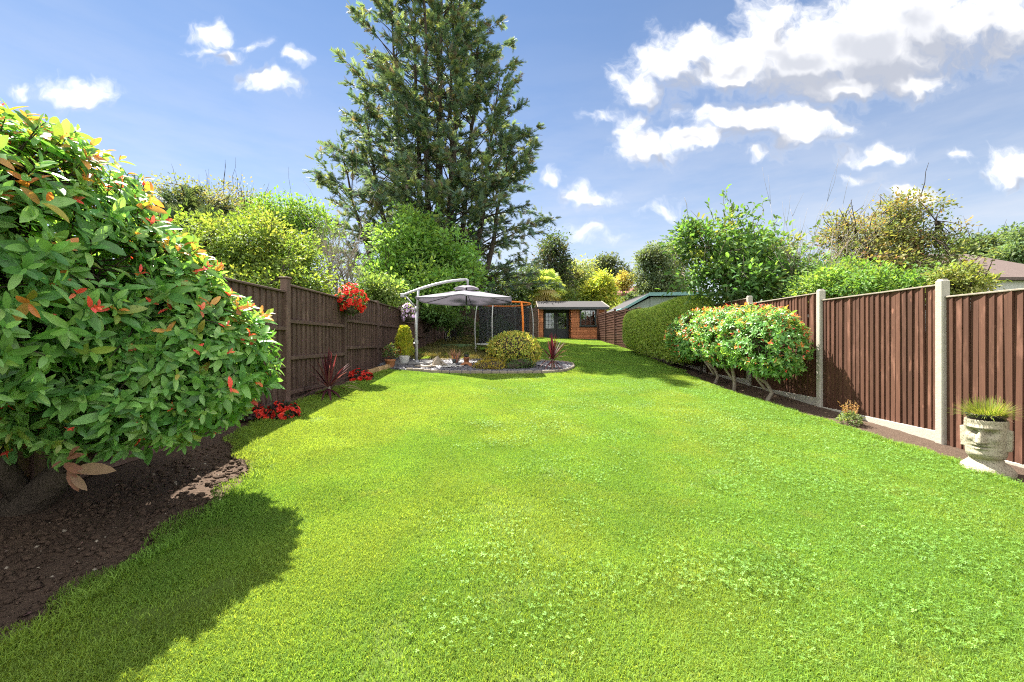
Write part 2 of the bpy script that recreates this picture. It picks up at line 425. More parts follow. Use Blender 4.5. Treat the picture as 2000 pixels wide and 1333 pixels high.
# ---- leaves: triangle templates instanced with numpy
def leaf_template(w=.36, fold=.12, droop=.18, n=4):
    """leaf of length 1 along +x, folded along its midrib, tip drooping"""
    ts = np.linspace(.12, .86, n); V = [(0, 0, 0)]; F = []
    for t in ts:
        hw = w/2*math.sin(math.pi*min(1, t*.93+.05))**.75; z = -droop*t*t
        V += [(t, hw, z+fold*hw*2), (t, 0, z), (t, -hw, z+fold*hw*2)]
    V.append((1, 0, -droop)); e = len(V)-1
    F += [(0, 2, 1), (0, 3, 2)]
    for j in range(n-1):
        a = 1+3*j; b = a+3
        F += [(a, a+1, b+1), (a, b+1, b), (a+1, a+2, b+2), (a+1, b+2, b+1)]
    a = 1+3*(n-1); F += [(a, a+1, e), (a+1, a+2, e)]
    return np.array(V, float), np.array(F, int)
LEAF = leaf_template()
LEAF_MID = (np.array([(0, 0, 0), (.3, .2, .05), (.3, 0, -.02), (.3, -.2, .05), (.72, .16, .0), (.72, 0, -.07), (.72, -.16, 0), (1, 0, -.16)], float),
            np.array([(0, 2, 1), (0, 3, 2), (1, 2, 5), (1, 5, 4), (2, 3, 6), (2, 6, 5), (4, 5, 7), (5, 6, 7)], int))
LEAF_LOW = (np.array([(0, 0, 0), (.5, .26, .06), (1, 0, -.12), (.5, -.26, .06)], float), np.array([(0, 2, 1), (0, 3, 2)], int))
def spray_template(pairs=5, seed=1):
    r = np.random.default_rng(seed); V = []; F = []
    def blade(a, b, w, n):
        a = np.array(a); b = np.array(b); d = b-a; s = np.cross(d, n); s /= np.linalg.norm(s)+1e-9
        k = len(V); V.extend([a+s*w*.5, a-s*w*.5, b]); F.append((k, k+1, k+2))
    blade((0, 0, 0), (1, 0, -.1), .09, (0, 0, 1.))
    for i in range(pairs):
        t = .08+.8*i/pairs
        for s in (-1, 1):
            L = (.46-.30*t)*(.8+.4*r.random()); 
            blade((t, 0, -.1*t*t), (t+L*.8, s*L*.75, -.1*t+(r.random()-.35)*.22), .11, (0, s*.3, 1.))
    return np.array(V), np.array(F)
SPRAY = spray_template()
def frames(X, N):
    X = X/(np.linalg.norm(X, axis=1)[:, None]+1e-9)
    Y = np.cross(N, X); Y /= np.linalg.norm(Y, axis=1)[:, None]+1e-9
    Z = np.cross(X, Y)
    return np.stack([X, Y, Z], axis=2)
def scatter(tpl, P, R, S, C):
    """all copies of a template as one vertex/triangle soup with a colour per copy"""
    T, F = tpl; K = len(P); n = len(T)
    S = np.asarray(S); L = T[None]*(S[:, None, None] if S.ndim == 1 else S[:, None, :])
    V = np.einsum('kij,knj->kni', R, L) + P[:, None, :]
    FF = (F[None] + (np.arange(K)*n)[:, None, None]).reshape(-1, F.shape[1])
    return V.reshape(-1, 3), FF, np.repeat(C, n, axis=0)
def unit(rng, k):
    d = rng.normal(size=(k, 3)); return d/np.linalg.norm(d, axis=1)[:, None]
def palette(rng, k, cols, w=None, jit=.22):
    c = np.array(cols, float); i = rng.choice(len(c), size=k, p=None if w is None else np.array(w)/np.sum(w))
    return c[i]*(1+(rng.random((k, 1))-.5)*2*jit)*(1+(rng.random((k, 3))-.5)*.16)
def in_poly(x, y, poly):
    p = np.array(poly); r = np.zeros(len(x), bool); j = len(p)-1
    for i in range(len(p)):
        c = ((p[i, 1] > y) != (p[j, 1] > y)) & (x < (p[j, 0]-p[i, 0])*(y-p[i, 1])/(p[j, 1]-p[i, 1]+1e-12)+p[i, 0]); r ^= c; j = i
    return r
def smoothn(x, y, seed=0, s=1.):
    """cheap smooth 2-D noise"""
    r = np.random.default_rng(seed); v = 0
    for k in range(7):
        a = r.random()*6.28; f = s*(.6+r.random()*2.2); v = v + np.sin((x*math.cos(a)+y*math.sin(a))*f*3+r.random()*9)/7
    return v
# ================================================================== SETTING
def axis_pts(lo, hi, fine_lo, fine_hi, nf, nc):
    a = np.linspace(fine_lo, fine_hi, nf)
    l = fine_lo-(np.geomspace(1, fine_lo-lo+1, nc)-1)[1:][::-1]; h = fine_hi+(np.geomspace(1, hi-fine_hi+1, nc)-1)[1:]
    return np.concatenate([l, a, h])
def grid(xs, ys, zf):
    X, Y = np.meshgrid(xs, ys); V = np.stack([X, Y, zf(X, Y)], -1).reshape(-1, 3); w = len(xs); h = len(ys)
    i = np.arange(h-1)[:, None]*w+np.arange(w-1)[None]
    return V, np.stack([i, i+1, i+w+1, i+w], -1).reshape(-1, 4)
V, F = grid(axis_pts(-900, 900, -12, 12, 40, 12), axis_pts(-300, 1500, -6, 40, 60, 14), lambda X, Y: gz(X, Y)-.07)
solo('ground', V, F, M['meadow'], (0, 0, 0), kind='structure')

# ---- lawn outline (metres, from the sloping plane)
LEFT = [(-250,1500),(-120,1400),(0,1309),(60,1272),(115,1234),(231,1151),(319,1093),(385,1047),(454,993),(493,955),(514,925),(520,905),(512,888),(494,872),(482,858),(486,848),(505,837),
        (555,812),(600,792),(640,775),(672,763),(700,752),(722,741),(742,733),(762,725)]
RIGHT = [(1217,670),(1235,680),(1254,699),(1289,713),(1335,734),(1373,753),(1443,778),(1513,799),(1600,829),(1677,852),(1755,878),(1872,914),(1970,954),(2010,972),(2150,1035),(2500,1180)]
lp = [gp(*p) for p in LEFT]; rp = [gp(*p) for p in RIGHT]
LAWN = [(p.x, p.y) for p in lp]
a = LAWN[-1]
LAWN += [(-3.22, 10.3), (-3.22, 23.6), (1.4, 23.6), (1.4, 24.78), (6.0, 24.78), (5.02, 22.5)] + [(p.x, p.y) for p in rp]
LAWN += [(rp[-1].x, .2), (lp[0].x, .2)]
def smooth_poly(P, it=1):
    P = np.array(P)
    for _ in range(it):
        Q = np.roll(P, -1, 0); P = np.stack([.8*P+.2*Q, .2*P+.8*Q], 1).reshape(-1, 2)
    return P
LAWN = smooth_poly(LAWN, 2)
LZ = .045
def sheet(name, poly, dz, skirt, m, **kw):
    n = len(poly); z = gz(poly[:, 0], poly[:, 1])
    V = np.concatenate([np.c_[poly, z+dz], np.c_[poly, z+dz-skirt]])
    F = [tuple(range(n))]+[(k, k+n, (k+1) % n+n, (k+1) % n) for k in range(n)]
    me_ = solo(name, V, F, m, (0, 0, 0), **kw)
    return me_
area2 = np.sum(LAWN[:, 0]*np.roll(LAWN[:, 1], -1)-np.roll(LAWN[:, 0], -1)*LAWN[:, 1])
if area2 < 0: LAWN = LAWN[::-1]
sheet('lawn', LAWN, LZ, .08, M['turf'], kind='structure')

# ---- soil beds
def soilz(X, Y): 
    return gz(X, Y) + .010*smoothn(X, Y, 3, 2.2) + .007*smoothn(X, Y, 5, 9.) + .005*smoothn(X, Y, 6, 24.)
V, F = grid(np.linspace(-3.5, -.2, 150), np.linspace(.3, 10.6, 380), lambda X, Y: soilz(X, Y) + .05*np.clip((-2.9-X)/.5, 0, 1))
solo('soil_bed', V, F, M['soil'], (0, 0, 0), kind='structure', smooth=True)
V, F = grid(np.linspace(2.6, 5.35, 130), np.linspace(1.0, 18., 420), lambda X, Y: soilz(X, Y) + .04*np.clip((X-4.5)/.5, 0, 1))
solo('soil_bed', V, F, M['soil'], (0, 0, 0), kind='structure', smooth=True)

# ---- island bed polygon (slate chippings)
BED = [gp(*p, dz=.05) for p in [(768,722),(800,724.5),(835,727),(870,728.5),(910,729.5),(950,730),(1000,730),(1050,729.5),(1085,728),(1108,725),(1121,719),(1119,713),(1108,710),(1089,708.5),(1060,707),(1020,705.5),(960,704.5),(900,704.5),(850,705),(812,706)]]
BED = np.array([(p.x, p.y) for p in BED])
BED = np.concatenate([BED, [(-3.05, 12.0), (-3.22, 11.4), (-3.22, 9.75), (-2.95, 9.35)]])
BED = smooth_poly(BED, 1)
if np.sum(BED[:, 0]*np.roll(BED[:, 1], -1)-np.roll(BED[:, 0], -1)*BED[:, 1]) < 0: BED = BED[::-1]
sheet('gravel_bed', BED, LZ+.03, .06, M['slate'], kind='structure')
BZ = LZ+.03
def bedz(x, y): return float(gz(x, y))+BZ

# ---- grass: tufts spread over the lawn (one uncountable mass)
def tuft(rng, n, rad, l0, l1, w, lean, tint):
    V = []; F = []; C = []
    for _ in range(n):
        a = rng.random()*6.283; r = rad*math.sqrt(rng.random()); b = np.array((r*math.cos(a), r*math.sin(a), -.004))
        L = l0+(l1-l0)*rng.random(); t = rng.random()*6.283; ln = lean*(.2+rng.random()); d = np.array((math.cos(t), math.sin(t), 0))
        s = np.array((-d[1], d[0], 0)); s = s*math.cos(rng.random()*3)+d*math.sin(rng.random()*3); s /= np.linalg.norm(s)
        mid = b+np.array((0, 0, L*.55))+d*L*.25*ln; tip = b+np.array((0, 0, L*(1-.25*ln)))+d*L*.8*ln
        k = len(V); ww = w*(.7+.6*rng.random())
        V += [b+s*ww/2, b-s*ww/2, mid+s*ww*.42, mid-s*ww*.42, tip]; F += [(k, k+1, k+3), (k, k+3, k+2), (k+2, k+3, k+4)]
        c = np.array(tint)*(.75+.5*rng.random()); 
        if rng.random() < .07: c = c*np.array((1.3, 1.12, 1.2))
        C += [c]*5
    return np.array(V), np.array(F), np.array(C)
def clover(rng, n, rad):
    V = []; F = []; C = []
    for _ in range(n):
        a = rng.random()*6.283; r = rad*math.sqrt(rng.random()); h = .012+.020*rng.random(); c0 = np.array((r*math.cos(a), r*math.sin(a), h))
        tilt = rng.normal(size=2)*.35; a0 = rng.random()*6.28; R = .0055+.0035*rng.random(); cc = np.array((1, 1, 1.))*(.7+.6*rng.random())
        for j in range(3):
            t = a0+j*2.094; k = len(V)
            for (u, v) in ((0, 0), (.75, .48), (1.05, .22), (.95, 0), (1.05, -.22), (.75, -.48)):
                x = R*(u*math.cos(t)-v*math.sin(t)); y = R*(u*math.sin(t)+v*math.cos(t)); V.append(c0+(x, y, x*tilt[0]+y*tilt[1]+abs(v)*R*.3)); C.append(cc)
            F += [(k, k+2, k+1), (k, k+3, k+2), (k, k+4, k+3), (k, k+5, k+4)]
    return np.array(V), np.array(F), np.array(C)
tcol = bpy.data.collections.new('tufts')
rg = np.random.default_rng(11); k = 0
def add_tuft(V, F, C, m):
    global k
    me = new_mesh('tuft', V, F, C); me.materials.append(m); o = bpy.data.objects.new('t%03d' % k, me); tcol.objects.link(o); k += 1
for i in range(8): add_tuft(*tuft(rg, 1650, .21, .015, .031, .0031, 1.0, (1, 1, 1)), M['grass'])         # 0-7
for i in range(5): add_tuft(*clover(rg, 45, .17), M['clover'])                                        # 8-12
for i in range(4): add_tuft(*tuft(rg, 110, .13, .05, .13, .006, .9, (1, 1, 1)), M['dry_grass'])          # 13-16
for i in range(3): add_tuft(*tuft(rg, 60, .05, .04, .075, .0042, 1.1, (1, 1, 1)), M['grass'])            # 17-19 lawn edge
pts = []
def spread(n, x0, x1, y0, y1):
    x = rg.uniform(x0, x1, n); y = rg.uniform(y0, y1, n); ok = in_poly(x, y, LAWN) & ~in_poly(x, y, BED); return x[ok], y[ok]
for (y0, y1, dens, sc) in ((.9, 4.5, 46, 1.), (4.5, 9, 34, 1.1), (9, 15, 20, 1.35), (15, 24.7, 14, 1.6)):
    X0, X1 = (-3.3, 5.2)
    x, y = spread(int(dens*(X1-X0)*(y1-y0)), X0, X1, y0, y1)
    vis = np.abs(x) < y*1.30+.4; x, y = x[vis], y[vis]
    idx = rg.integers(0, 8, len(x))
    rough = (x < -.3-.0*y) & (y > 11.2) & (x < -.3) 
    rough &= (y < 24)
    idx = np.where(rough & (rg.random(len(x)) < .55), rg.integers(13, 17, len(x)), idx)
    pts.append(np.c_[x, y, np.full(len(x), LZ), rg.random(len(x))*6.283, sc*rg.uniform(.8, 1.2, len(x)), idx])
    if y0 < 9:
        x, y = spread(int(60*(X1-X0)*(y1-y0)), X0, X1, y0, y1)
        m_ = smoothn(x, y, 21, .9)*.5+smoothn(x, y, 22, 3.)*.4+.13*(x-1.2)+rg.normal(size=len(x))*.35
        ok = (m_ > .3) & (np.abs(x) < y*1.3+.4) & ~((x < -.6)); x, y = x[ok], y[ok]
        pts.append(np.c_[x, y, np.full(len(x), LZ+.006), rg.random(len(x))*6.283, rg.uniform(.8, 1.2, len(x))*sc, rg.integers(8, 13, len(x))])
# ragged lawn edges
E0 = LAWN; E1 = np.roll(LAWN, -1, 0)
for p, q in zip(E0, E1):
    L = np.linalg.norm(q-p); my = (p[1]+q[1])/2
    if my > 20 or my < .8: continue
    n = int(L*26)+1; t = rg.random(n); xy = p+(q-p)*t[:, None]+rg.normal(size=(n, 2))*.022
    pts.append(np.c_[xy, np.full(n, LZ-.012), rg.random(n)*6.283, rg.uniform(.8, 1.25, n), rg.integers(17, 20, n)])
pts = np.concatenate(pts); 
P3 = np.c_[pts[:, :2], gz(pts[:, 0], pts[:, 1])+pts[:, 2]]
gme = bpy.data.meshes.new('grass_blades'); gme.vertices.add(len(P3)); gme.vertices.foreach_set('co', P3.astype(np.float32).ravel())
def vattr(nm, ty, arr, f): a_ = gme.attributes.new(nm, ty, 'POINT'); a_.data.foreach_set(f, arr)
vattr('rotz', 'FLOAT', pts[:, 3].astype(np.float32), 'value'); vattr('scl', 'FLOAT', pts[:, 4].astype(np.float32), 'value'); vattr('idx', 'INT', pts[:, 5].astype(np.int32), 'value')
gob = link('grass_blades', gme); tag(gob, 'short bright green lawn grass mixed with clover', 'grass', kind='stuff')
ng = bpy.data.node_groups.new('spread_tufts', 'GeometryNodeTree')
ng.interface.new_socket(name='Geometry', in_out='INPUT', socket_type='NodeSocketGeometry'); ng.interface.new_socket(name='Geometry', in_out='OUTPUT', socket_type='NodeSocketGeometry')
t = NT(ng); gi = t.new('NodeGroupInput'); go = t.new('NodeGroupOutput'); iop = t.new('GeometryNodeInstanceOnPoints')
ci = t.new('GeometryNodeCollectionInfo'); ci.inputs[0].default_value = tcol; ci.inputs['Separate Children'].default_value = True; ci.inputs['Reset Children'].default_value = True
def na(nm, ty):
    n = t.new('GeometryNodeInputNamedAttribute', data_type=ty); n.inputs[0].default_value = nm; return n.outputs[0]
t.l.new(gi.outputs[0], iop.inputs['Points']); t.l.new(ci.outputs[0], iop.inputs['Instance']); iop.inputs['Pick Instance'].default_value = True
t.l.new(na('idx', 'INT'), iop.inputs['Instance Index'])
e2r = t.new('FunctionNodeEulerToRotation'); t.l.new(t.xyz(0., 0., na('rotz', 'FLOAT')), e2r.inputs[0]); al = t.new('FunctionNodeAlignRotationToVector', axis='Z'); t.l.new(e2r.outputs[0], al.inputs['Rotation']); al.inputs['Vector'].default_value = (.035, -.065, 1.)
t.l.new(al.outputs[0], iop.inputs['Rotation'])
t.l.new(na('scl', 'FLOAT'), iop.inputs['Scale']); t.l.new(iop.outputs[0], go.inputs[0])
md = gob.modifiers.new('spread', 'NODES'); md.node_group = ng

# ---- crumbs of soil and small stones
def clods(name, n, xr, yr, s0, s1, m, seed, label, cat, lo=False):
    r = np.random.default_rng(seed); x = r.uniform(*xr, n); y = r.uniform(*yr, n)
    ok = ~in_poly(x, y, LAWN); x, y = x[ok], y[ok]; n = len(x)
    oct_v = np.array([(1, 0, 0), (-1, 0, 0), (0, 1, 0), (0, -1, 0), (0, 0, 1), (0, 0, -1)], float)
    oct_f = np.array([(0, 2, 4), (2, 1, 4), (1, 3, 4), (3, 0, 4), (2, 0, 5), (1, 2, 5), (3, 1, 5), (0, 3, 5)])
    s = s0+(s1-s0)*r.random(n)**3; S = s[:, None]*r.uniform(.6, 1.3, (n, 3))*np.array((1, 1, .65))
    R = frames(unit(r, n)*np.array((1, 1, .3)), np.tile((0, 0, 1.), (n, 1))+r.normal(size=(n, 3))*.3)
    V, F, C = scatter((oct_v, oct_f), np.c_[x, y, soilz(x, y)+s*.25], R, S, np.ones((n, 3)))
    return solo(name, V, F, m, (0, 0, 0), label, cat, kind='stuff')
clods('soil_crumbs', 15000, (-3.25, -.7), (1.0, 6.5), .005, .032, M['soil'], 1, 'dark crumbs of soil in the left border', 'soil')
clods('soil_crumbs', 9000, (3.0, 5.1), (3, 11), .006, .022, M['soil'], 2, 'brown crumbs of soil along the right fence', 'soil')
clods('small_stones', 900, (-3.25, -.7), (1.0, 6), .003, .016, M['stone_pale'], 4, 'scattered pale stones and bark on the dark soil', 'stones')
clods('small_stones', 200, (3.2, 5.1), (3, 9), .004, .012, M['stone_pale'], 5, 'scattered pale stones on the right border soil', 'stones')

# ================================================================== FENCES
def board_mesh(w, h, th_thick, th_thin):
    """feather-edge board: face +x, width along y (thick edge at -y), height along z from 0"""
    V = [(0, -w/2, 0), (th_thick, -w/2, 0), (th_thin, w/2, 0), (0, w/2, 0)]; V += [(x, y, h) for x, y, _ in V]
    F = [(3, 2, 1, 0), (4, 5, 6, 7), (0, 1, 5, 4), (1, 2, 6, 5), (2, 3, 7, 6), (3, 0, 4, 7)]
    return new_mesh('board', np.array(V), F)
rf = random.Random(4)
# left fence: dark stained, rails on this side
LX = -3.3
lf = thing('fence', (LX, 6, float(gz(LX, 6))), 'dark brown close-boarded timber fence with horizontal rails behind the border', 'fence')
LO = np.array(lf.location)
lpanels = [(-.1, 1.95, 1.84), (1.95, 3.94, 1.96), (3.94, 5.93, 2.09), (5.93, 7.98, 2.20), (7.98, 9.92, 2.315), (9.92, 12.0, 2.31), (12.0, 13.7, 2.50), (13.7, 15.3, 2.62)]
bm_ = {}
for (y0, y1, zt) in lpanels:
    zb = float(gz(LX, (y0+y1)/2))+.02; L = y1-y0-.10; yc = (y0+y1)/2
    panel = MB()
    for dz in (-.51, -1.05, -1.56):
        if zt+dz > zb-.1: panel.box((LX+.042, yc, zt+dz), (.045, L, .055), bev=.004)
    panel.box((LX+.012, yc, zt+.018), (.085, L, .03), bev=.005)
    pn = panel.part('fence_panel', M['dark_fence'], lf)
    n = round(L/.137); h = zt-zb+.12
    key = round(h, 2); w = L/n+.015
    if key not in bm_: bm_[key] = board_mesh(w, key, .032, .004)
    for i in range(n):
        y = y0+.05+(i+.5)*L/n
        o = link('board', bm_[key], M['dark_fence'], pn, (LX-.002+rf.uniform(-.002, .002)-LO[0], y-LO[1], zt-key-LO[2]))
for y, top in [(1.95, 2.0), (3.94, 2.12), (5.93, 2.30), (7.98, 2.33), (9.92, 2.37), (12.0, 2.40), (13.7, 2.58), (15.3, 2.72)]:
    b = MB().box((LX+.02, y, (top+gz(LX, y)-.1)/2), (.10, .10, top-gz(LX, y)+.1), bev=.006)
    if y == 5.93: b.box((LX+.02, y, top+.012), (.13, .13, .024), bev=.006)
    b.part('post', M['dark_fence'], lf)
# far stretch of the left boundary and the end fence behind the trampoline
def plain_fence(name, p0, p1, base, h, bw, m, label, face, posts=True):
    p0 = np.array(p0, float); p1 = np.array(p1, float); L = np.linalg.norm(p1-p0); d = (p1-p0)/L; rz = math.atan2(d[1], d[0])-math.pi/2
    c = (p0+p1)/2; zb = base(*c); f = thing(name, (c[0], c[1], float(zb)), label, 'fence'); O = np.array(f.location)
    n = round(L/bw); me = board_mesh(L/n+.012, h, .018*face, .007*face)
    rails = MB()
    for k in (.2, .55, .9):
        a = p0; zz0 = base(*p0)+h*k; zz1 = base(*p1)+h*k; q = np.array((c[0], c[1], (zz0+zz1)/2))
        rails.tube([(*p0, zz0), (*p1, zz1)], .03, 4)
    rails.part('rail', m, f)
    for i in range(n):
        p = p0+d*L*(i+.5)/n
        o = link('board', me, m, f, (p[0]-O[0], p[1]-O[1], float(base(*p))-O[2]+rf.uniform(-.01, .01))); o.rotation_euler[2] = rz
    if posts:
        np_ = max(2, round(L/1.9)+1)
        for i in range(np_):
            p = p0+d*L*i/(np_-1); 
            MB().box((p[0]+.05*face*math.cos(rz), p[1]+.05*face*math.sin(rz), base(*p)+h/2+.03), (.09, .09, h+.1), rz, .006).part('post', m, f)
    return f
plain_fence('fence', (-3.33, 15.4), (-3.45, 23.9), lambda x, y: float(gz(x, y))+.02, 1.72, .15, M['dark_fence'], 'plain dark boarded fence under the overhanging tree beside the bicycle', 1)
plain_fence('fence', (-3.4, 24.05), (1.45, 24.05), lambda x, y: float(gz(x, y))-.03, 1.85, .15, M['dark_fence'], 'dark boarded end fence behind the trampoline', -1)

# right fence: reddish brown panels in concrete posts, stepping up the slope
RX = 5.1
rfn = thing('fence', (RX, 6.8, float(gz(RX, 6.8))), 'reddish brown feather-edge fence panels between pale concrete posts', 'fence'); RO = np.array(rfn.location)
rposts = [(2.95, 1.97), (4.90, 2.125), (6.83, 2.25), (8.88, 2.37), (10.9, 2.5), (12.9, 2.62)]
rpan = [(1.0, 2.95, 1.76), (2.95, 4.90, 1.912), (4.90, 6.83, 2.065), (6.83, 8.88, 2.195), (8.88, 10.9, 2.32), (10.9, 12.9, 2.45)]
for y, top in rposts:
    g0 = float(gz(RX, y))-.15; h = top-g0
    b = MB().box((RX+.05, y, (top+g0)/2), (.10, .095, h), bev=.012)
    b.box((RX+.05, y, top+.006), (.075, .07, .016), bev=.007)
    b.part('post', M['concrete'], rfn)
rb = np.random.default_rng(8)
for (y0, y1, zt) in rpan:
    L = y1-y0-.095; yc = (y0+y1)/2; H = 1.75
    pn = MB().box((RX+.075, yc, zt-.25), (.03, L, .06), bev=.003).box((RX+.075, yc, zt-.9), (.03, L, .06), bev=.003).box((RX+.075, yc, zt-1.5), (.03, L, .06), bev=.003).part('fence_panel', M['red_fence'], rfn)
    MB().box((RX+.055, yc, zt+.010), (.062, L, .020), bev=.004).part('capping', M['pale_bark'], pn)
    MB().box((RX+.055, yc, zt-H-.078), (.05, L+.02, .15), bev=.006).part('gravel_board', M['concrete'], rfn)
    n = 23; w = L/n+.012; mes = [board_mesh(w*q_, H+h_, .022+t_, .005) for q_, h_, t_ in ((1., 0, 0), (1.04, .004, .002), (.98, -.005, -.003), (1.02, .007, .004), (.99, -.003, .001))]
    for i in range(n):
        y = y0+.0475+(i+.5)*L/n
        o = link('board', mes[rb.integers(5)], M['red_fence'], pn, (RX+.058+rb.normal()*.003-RO[0], y-RO[1], zt-H-RO[2])); o.scale.x = -1.0
        o.rotation_euler = (rb.normal()*.002, rb.normal()*.002, rb.normal()*.03)
# lattice fence further up
ltf = thing('lattice_fence', (RX, 20, float(gz(RX, 20))), 'brown lattice panels of crossed laths between posts past the clipped hedge', 'fence')
for y0, y1, zt in ((16.3, 18.3, 2.72), (18.3, 20.3, 2.80), (20.3, 22.3, 2.88), (22.3, 24.3, 2.96)):
    zb = float(gz(RX, (y0+y1)/2))+.0
    lat = MB()
    yy = np.arange(y0+.07, y1-.03, .125)
    for y in yy: lat.box((RX, y, (zt+zb)/2), (.012, .022, zt-zb))
    for z in np.arange(zb+.05, zt, .125): lat.box((RX-.013, (y0+y1)/2, z), (.012, y1-y0-.08, .022))
    lat.part('lattice', M['lattice'], ltf, kind='stuff')
    MB().box((RX+.055, (y0+y1)/2, (zt+zb)/2), (.012, y1-y0-.08, zt-zb-.02)).part('backing_panel', M['red_fence'], ltf)
    MB().box((RX, (y0+y1)/2, zt+.02), (.05, y1-y0-.08, .035), bev=.004).part('capping', M['lattice'], ltf)
for y in (16.3, 18.3, 20.3, 22.3, 24.3):
    MB().box((RX, y, float(gz(RX, y))+.85), (.09, .09, 2.0), bev=.006).part('post', M['lattice'], ltf)
# ================================================================== PLANTS
def blob_points(rng, blobs, n, lo=.72, hi=1.02, lower_cut=None):
    """points close under the skin of a union of ellipsoids, with outward normals"""
    B = np.array(blobs, float); ar = (B[:, 3]*B[:, 4]+B[:, 4]*B[:, 5]+B[:, 3]*B[:, 5]); out = []; nor = []
    got = 0
    while got < n:
        k = n*2; i = rng.choice(len(B), k, p=ar/ar.sum()); d = unit(rng, k); r = rng.uniform(lo, hi, k)[:, None]
        P = B[i, :3]+d*B[i, 3:]*r; N = d/B[i, 3:]; N /= np.linalg.norm(N, axis=1)[:, None]
        ok = np.ones(k, bool)
        for j in range(len(B)):
            q = np.linalg.norm((P-B[j, :3])/B[j, 3:], axis=1); ok &= (q > lo) | (i == j)
        P, N = P[ok], N[ok]; out.append(P); nor.append(N); got += len(P)
    return np.concatenate(out)[:n], np.concatenate(nor)[:n]

def shoots(rng, P, N, leaf_len, per=8, up=.45, spread_=(35, 80)):
    """rosettes of leaves on short shoots: positions, axes, normals, length, order on the shoot"""
    k = len(P); ax = N+np.array((0, 0, up))+rng.normal(size=(k, 3))*.35; ax /= np.linalg.norm(ax, axis=1)[:, None]
    t1 = np.cross(ax, unit(rng, k)); t1 /= np.linalg.norm(t1, axis=1)[:, None]; t2 = np.cross(ax, t1)
    LP, LX, LN, LS, LO, LI = [], [], [], [], [], []; size = rng.uniform(.7, 1.2, k)
    for j in range(per):
        f = j/(per-1); a = j*2.4+rng.random(k)*.8
        side = t1*np.cos(a)[:, None]+t2*np.sin(a)[:, None]
        th = np.radians(spread_[1]+(spread_[0]-spread_[1])*f+rng.normal(size=k)*10)[:, None]
        X = ax*np.cos(th)+side*np.sin(th); X[:, 2] -= .15*(1-f)
        LP.append(P+ax*leaf_len*(.15+.9*f-1.)*.9); LX.append(X); LN.append(ax*np.sin(th)-side*np.cos(th)+rng.normal(size=(k, 3))*.25)
        LS.append(leaf_len*(1.05-.45*f*f)*rng.uniform(.6, 1.3, k)*size); LO.append(np.full(k, f)); LI.append(np.arange(k))
    return [np.concatenate(q) for q in (LP, LX, LN, LS, LO, LI)]

def branch_path(rng, a, b, sag=.15, n=6):
    a = np.array(a, float); b = np.array(b, float); t = np.linspace(0, 1, n)[:, None]; L = np.linalg.norm(b-a)
    mid = np.array((0, 0, 1.))*sag*L
    return a+(b-a)*t+mid*(4*t*(1-t))*.5+np.r_[np.zeros((1, 3)), rng.normal(size=(n-2, 3))*L*.03, np.zeros((1, 3))]
def tubes(list_, n=6):
    V = []; F = []
    for pts, rad in list_:
        v, f = tube(pts, rad, n, True); b = len(V); V += list(v); F += [tuple(i+b for i in q) for q in f]
    return np.array(V), F

